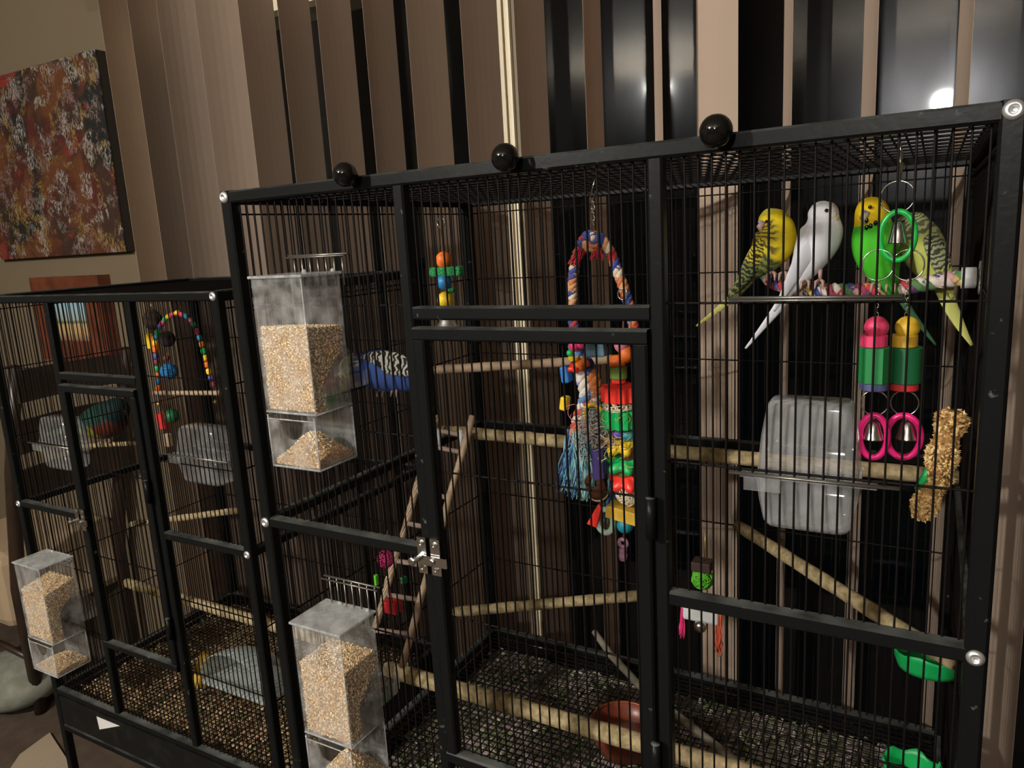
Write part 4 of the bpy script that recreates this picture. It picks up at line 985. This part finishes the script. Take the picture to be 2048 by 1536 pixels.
fluff(t,1245,880,y-.010,34,60,50,col('yellow_fibre',(200,175,70),.8),'raffia')
ch_=clear_mat('pink_acrylic',tint=(.95,.72,.82),haze=(.12,.3),col=(.75,.45,.6))
p=at(1246,1086,y); o=obj('charm',MB().torus(p,px(8,p),px(4.2,p),None,20,8),ch_,t,True); p=at(1246,1108,y); obj('charm_tip',MB().lathe(p,[(0,-px(15,p)),(px(7,p),-px(13,p)),(px(9,p),-px(2,p)),(px(7,p),px(6,p)),(px(9,p),px(9,p)),(px(7,p),px(12,p)),(0,px(13,p))],16),ch_,o,True)

y=.29
t=thing('rope_toy','bushy blue, teal and white rope toy with blocks, rings and a cardboard roll','bird toy',at(1160,1000,y))
rope('braid',[at(1150,690,y-.02),at(1160,740,y-.02),at(1172,790,y-.02),at(1160,830,y-.02),at(1150,870,y-.02)],.0105,[lin(c) for c in ((70,90,160),(225,215,205),(205,110,60),(90,130,190),(225,225,225),(190,70,60))],t,3)
rope('braid',[at(1172,720,y-.015),at(1190,765,y-.015),at(1186,810,y-.015),at(1172,860,y-.015)],.0095,[lin(c) for c in ((205,120,60),(215,215,220),(70,90,160),(215,140,70))],t,3)
ball(t,1148,692,y-.03,11,PNK,'bead'); ball(t,1164,688,y-.03,10,PNK,'bead'); block(t,1196,697,y-.02,42,30,.03,GREYB,'wood_block',.05,.003); ball(t,1140,706,y-.03,7,GRE,'bead'); disc(t,1147,717,y-.032,11,9,YLW,'washer'); star(t,1163,727,y-.032,15,10,ORG,5); star(t,1150,735,y-.032,13,9,RED,5)
block(t,1133,748,y-.02,17,34,.02,SKYB,'wood_block',.1,.003); block(t,1130,806,y-.02,15,28,.018,YLW,'wood_block',-.15,.003)
ring(t,1187,832,y-.03,20,4.5,YLW,'plastic_ring',1.2)
BT=mat('blue_teal_strands',lin((60,95,150)),.9,vary=[lin(c) for c in ((45,75,135),(90,150,170),(120,175,180),(60,100,160),(35,55,110),(150,190,190),(70,120,150))])
WT=mat('white_strands',lin((200,195,190)),.9,vary=[lin(c) for c in ((205,200,195),(185,190,190),(160,185,185),(210,190,185),(190,120,130))])
tassel(t,1150,860,1140,985,y-.02,17,26,210,BT,'rope_tassel',.0010,.010); tassel(t,1163,860,1172,995,y-.024,18,16,150,mat('teal_strands',lin((120,170,170)),.9,vary=[lin(c) for c in ((130,175,175),(100,150,155),(160,195,190),(80,120,140))]),'rope_tassel',.0010,.010)
fluff(t,1192,862,y-.035,42,52,150,WT,'white_fluff'); tassel(t,1225,870,1225,1040,y-.005,14,16,110,BT,'rope_tassel',.0010,.008)
p=at(1193,975,y-.03); A=(Vector((1,0,0)),Vector((0,.8,.6)),Vector((0,-.6,.8))); o=obj('cardboard_roll',MB().lathe(p,[(px(19,p),-px(24,p)),(px(19,p),px(24,p)),(px(16,p),px(24,p)),(px(16,p),-px(24,p))],24,A),BRN,t,True)
obj('roll_band',MB().lathe(p,[(px(20,p),-px(22,p)),(px(20,p),-px(17,p)),(px(20,p),-px(17,p))],24,A),CREAM,o,True)
disc(t,1196,928,y-.045,12,60,PUR,'bead_tube',20,.1); p=at(1186,1040,y-.03); obj('red_wedge',MB().prism([at(1196,1008,y-.03),at(1173,1048,y-.03),at(1192,1056,y-.03),at(1202,1016,y-.03)],(0,.012,0)),RED,t,bevel=.001)
ring(t,1210,1042,y-.02,17,6,MINT,'plastic_ring',1.45)

# paired toy on the right: hook, rings, two columns, bells
y=.115
t=thing('twin_column_toy','toy of two green columns with pink and yellow balls and pink bell rings','bird toy',at(1780,925,y))
hook(t,[(1796,262),(1801,300),(1799,350)],y,.0016); obj('snap_hook',MB().tube([at(1801,300,y-.001),at(1800,330,y-.001),at(1798,362,y-.001)],[.0022,.0032,.0018],10),CHROME,t,True)
ring(t,1795,394,y,31,1.7,CHROME,'key_ring'); o=ring(t,1795,472,y-.004,31,6.0,col('ring_green',(25,165,65),.3),'oval_ring',1.55); bell(t,1796,462,y,19,48)
for k,(u,m1,m2,m3,yy) in enumerate(((1752,PNK,SLT,GRE,y-.006),(1812,YLW,WOODRED,DKG,y+.022))):
    ring(t,u+4,530,yy,29,1.5,CHROME,'split_ring',1.05); chain(t,[(u+2,560),(u+1,634)],yy,7)
    cb={0:(WOODRED if False else PNK),1:YLW}[k]
    ball(t,u+(1 if k==0 else 3),655,yy,23,mat('wood_bead_%d'%k,lin((222,62,105) if k==0 else (215,175,45)),.5,bump=(150,.2)),'wood_ball')
    disc(t,u-4,681,yy,25,24,mat('wood_disc_%d'%k,lin((215,55,100) if k==0 else (205,160,50)),.55),'wood_disc',28,.06)
    disc(t,u-2,729,yy,31,72,DKG if k else col('column_green',(20,120,60),.5),'column',6 if k==0 else 32,.04)
    disc(t,u-4,771,yy,26,17,m2,'wood_disc',28,.06)
    ring(t,u-3,806,yy,25,1.3,CHROME,'wire_ring'); ring(t,u-5,873,yy-.004,25 if k==0 else 30,6.5,HOT,'oval_ring',1.75 if k==0 else 1.45)
    bell(t,u-6+k*8,858,yy,20,40); hook(t,[(u-3,831),(u-5+k*6,842)],yy,.001,'bell_hook')

# seed sticks on the right side
SS=mat('honey_seed_stick',lin((196,158,98)),.8,vary=[lin(c) for c in ((205,170,110),(180,135,70),(222,195,140),(150,105,55),(210,180,125),(190,160,95))])
def stick(label,a,b,y,r):
    t=thing('seed_stick',label,'bird treat',at(*b,y),'honey seed sticks')
    P,Q=at(*a,y),at(*b,y); k=px(r,P); c=[P.lerp(Q,i/8) for i in range(9)]
    o=obj('core',MB().tube(c,[k*.6]+[k*.85]*7+[k*.6],12),mat('stick_core',lin((150,110,60)),.9),t,True)
    g=MB(); d=(Q-P)
    for _ in range(900):
        s=rng.random(); e=d.orthogonal().normalized(); w_=d.normalized().cross(e); th=rng.uniform(0,2*PI); rr=k*(.9+.18*math.sin(s*11))*(.72 if s<.06 or s>.94 else 1)
        p=P+d*s+(e*math.cos(th)+w_*math.sin(th))*rr; grain(g,p,.0030*rng.uniform(.7,1.3))
    obj('seed_grains',g,SS,o,kind='stuff'); return t
stick('knobbly honey seed stick hanging high beside the right post',(1908,822),(1874,948),.10,27)
t2=stick('knobbly honey seed stick hanging below another one, tilted to the left',(1884,940),(1838,1036),.13,23)
obj('stick_clip',MB().tube([at(1860,930,.125),at(1850,955,.125),at(1832,978,.125)],[.003,.004,.002],8),GRE,t2,True)

# green wicker ball toy with bell, low right
y=.33
t=thing('hanging_toy','small green wicker ball toy with wooden block and silver bell','bird toy',at(1402,1290,y))
hook(t,[(1411,1062),(1410,1100),(1407,1126)],y,.001,'hook',mat('brass_wire',(.5,.36,.12),.35,metal=.9)); block(t,1405,1130,y,38,20,.025,col('dark_wood_block',(62,42,38),.7),'wood_block')
wicker(t,1405,1157,y,21,LIME,30); hook(t,[(1404,1178),(1402,1240)],y,.001,'cord',BRN); block(t,1402,1226,y,72,36,.012,WP,'white_plate',.0,.004); ball(t,1401,1252,y-.008,13,CHROME,'bell')
tassel(t,1366,1212,1364,1275,y,3,5,24,PNK,'ribbon',.0010,.003); tassel(t,1437,1215,1436,1310,y,7,7,40,col('orange_fibre',(200,90,60),.8),'ribbon',.0008,.004)

# toys behind the ladder
y=.14
t=thing('hanging_toy','pink wicker ball toy with small charms behind the ladder','bird toy',at(775,1215,y))
wicker(t,771,1118,y+.02,17,col('magenta_fibre',(170,35,95),.7),18,'wicker_ball',.9); block(t,788,1088,y,10,12,.01,YLW,'bead'); block(t,752,1160,y,8,22,.008,LIME,'bead'); block(t,785,1212,y+.05,32,24,.02,WOODRED,'wood_block'); block(t,808,1160,y+.03,10,14,.01,DKG,'bead')
hook(t,[(775,1060),(773,1100)],y+.02,.001,'cord',BRN); hook(t,[(773,1140),(785,1205)],y+.03,.0009,'cord_low',BRN)

# green plastic cups at the right and front
def leafcup(label,u,v,wpx,hpx,y,dep):
    p=at(u,v,y); a=px(wpx/2,p); h=px(hpx,p); t=thing('green_cup',label,'bird cup',p-Vector((0,0,h*.5)),'green plastic cups')
    n=28; vs=[]; 
    for j in range(6):
        s=j/5
        for i in range(n):
            th=2*PI*i/n; k=(.78+.22*s); wv=(.10*h*math.sin(6*th) if j==5 else 0)
            vs.append((p.x+a*k*math.cos(th),p.y+dep/2*k*math.sin(th),p.z-h/2+h*s+wv))
    fs=[(j*n+i,j*n+(i+1)%n,(j+1)*n+(i+1)%n,(j+1)*n+i) for j in range(5) for i in range(n)]+[tuple(range(n-1,-1,-1))]
    o=obj('cup',MB().add(vs,fs),col('cup_green',(20,165,85),.4),t,True); o.modifiers.new('t','SOLIDIFY').thickness=.002
    obj('cup_hook',MB().tube([(p.x+a*.9,p.y,p.z+h*.3),(p.x+a*1.05,p.y,p.z+h*.8),(p.x+a*1.12,p.y,p.z+h*.5)],.002,8),o.data.materials[0],t,True); return t
leafcup('bright green plastic cup below the right rail of the tall cage',1858,1318,140,44,.30,.07)
leafcup('bright green plastic cup on the floor grate at the bottom right',1818,1552,100,60,.28,.06)
p=atz(1250,1500,BZB+.008); o=thing('terracotta_bowl','brown-red glazed bowl standing on the floor grate of the tall cage','bowl',p)
obj('bowl',MB().lathe(p,[(.030,0),(.042,.004),(.052,.030),(.056,.052),(.052,.052),(.046,.028),(.036,.010),(0,.008)],36),mat('terracotta_glaze',lin((132,62,40)),.35,noise=(30,lin((98,42,28)),.4,.7)),o,True)
obj('bowl_rim',MB().torus(p+Vector((0,0,.052)),.054,.0026,(Vector((1,0,0)),Vector((0,1,0))),40,8),MATS['terracotta_glaze'],o,True)

# ------------------------------------------------------------------ left cage toys
y=.36
t=thing('bead_swing','arched swing of rainbow beads with a wooden perch in the left cage','bird toy',at(370,790,y))
path=[(317,782),(314,745),(311,705),(310,680),(318,655),(334,634),(354,626),(374,633),(390,652),(402,682),(410,715),(418,745),(428,776)]
P=[at(u,v,y) for u,v in path]; seg=[0]
for a,b_ in zip(P,P[1:]): seg.append(seg[-1]+(b_-a).length)
cols_=[ORG,BLUt,ORG,GRE,MAR,PUR,ORG,YLW,TEAL,GRE,PUR,PNK,GRE,YLW,PNK,YLW,PNK,TEAL,MAR,DKG,PNK,TEAL,ORG,GRE,YLW,ORG,YLW,PUR,MAR,TEAL]; nb=29
for i in range(nb):
    s=seg[-1]*(i+.5)/nb; j=max(k for k in range(len(seg)-1) if seg[k]<=s); p=P[j].lerp(P[j+1],(s-seg[j])/(seg[j+1]-seg[j])); d=(P[j+1]-P[j]).normalized(); a=d.orthogonal().normalized(); L_=seg[-1]/nb*.46
    obj('bead',MB().lathe(p,[(.001,-L_),(.0042,-L_*.95),(.0056,-L_*.5),(.0058,0),(.0056,L_*.5),(.0042,L_*.95),(.001,L_)],14,(a,d.cross(a),d)),cols_[i],t,True)
obj('wire',MB().tube(P,.0012,6),CHROME,t,True); obj('swing_perch',MB().tube([at(308,786,y),at(438,786,y)],.0055,10),WOOD_PALE,t,True)
hook(t,[(354,626),(352,600)],y,.001); ball(t,318,808,y,5,mat('brass_bell',(.55,.42,.16),.3,metal=.9),'bell'); ball(t,430,804,y,5,MATS['brass_bell'],'bell')
y=.40
t=thing('hanging_toy','dark coconut-brown toy with yellow and orange blocks at the left cage roof','bird toy',at(305,695,y))
ball(t,305,640,y,18,col('coconut',(48,34,24),.9,bump=(300,1.0)),'coconut_ball',(1,1,1.15)); block(t,299,682,y,11,30,.012,YLW,'wood_block',.05); block(t,311,688,y,12,32,.012,ORG,'wood_block',-.04); hook(t,[(300,602),(305,622)],y,.0014)
ball(t,334,678,y+.02,16,col('dark_wicker',(40,30,32),.9,bump=(300,1.0)),'dark_ball'); hook(t,[(305,655),(304,668)],y,.001,'cord',BRN); hook(t,[(318,645),(334,664)],y+.01,.001,'cord_low',BRN)
t=thing('hanging_toy','blue wicker ball hanging inside the bead swing of the left cage','bird toy',at(338,760,.42))
wicker(t,338,742,.42,15,BLUt,34,'wicker_ball',1.8); hook(t,[(334,705),(336,728)],.42,.001,'cord',BRN); ball(t,333,716,.42,6,BRN,'bead')
t=thing('hanging_toy','dark green and red block toy below the bead swing in the left cage','bird toy',at(330,860,.38))
block(t,325,842,.38,20,32,.015,WOODRED,'wood_block',.1); ball(t,344,832,.39,14,DKG,'leaf_ball'); hook(t,[(326,790),(326,826)],.38,.001,'cord',BRN); hook(t,[(326,790),(343,820)],.385,.0009,'cord_low',BRN); block(t,336,880,.38,14,26,.012,WOOD_PALE,'wood_block',0)
p=at(215,1446,LY0-.0075)
o=obj('paper_scrap',MB().prism([at(193,1433,LY0-.0075),at(199,1459,LY0-.0075),at(239,1452,LY0-.0075)],(0,.0006,0)),mat('white_paper',(.62,.60,.58),.8)); tag(o,'white triangular scrap of paper stuck to the left cage tray','paper')

# pale mat on the carpet, bottom left corner of the picture
q=[atz(*p,.002) for p in ((8,1560),(40,1512),(100,1468),(150,1545),(120,1620))]
o=obj('floor_mat',MB().prism(q,(0,0,.006)),mat('pale_mat',(.34,.27,.19),.9,bump=(200,.5))); tag(o,'pale beige mat on the brown carpet beside the left cage','mat')
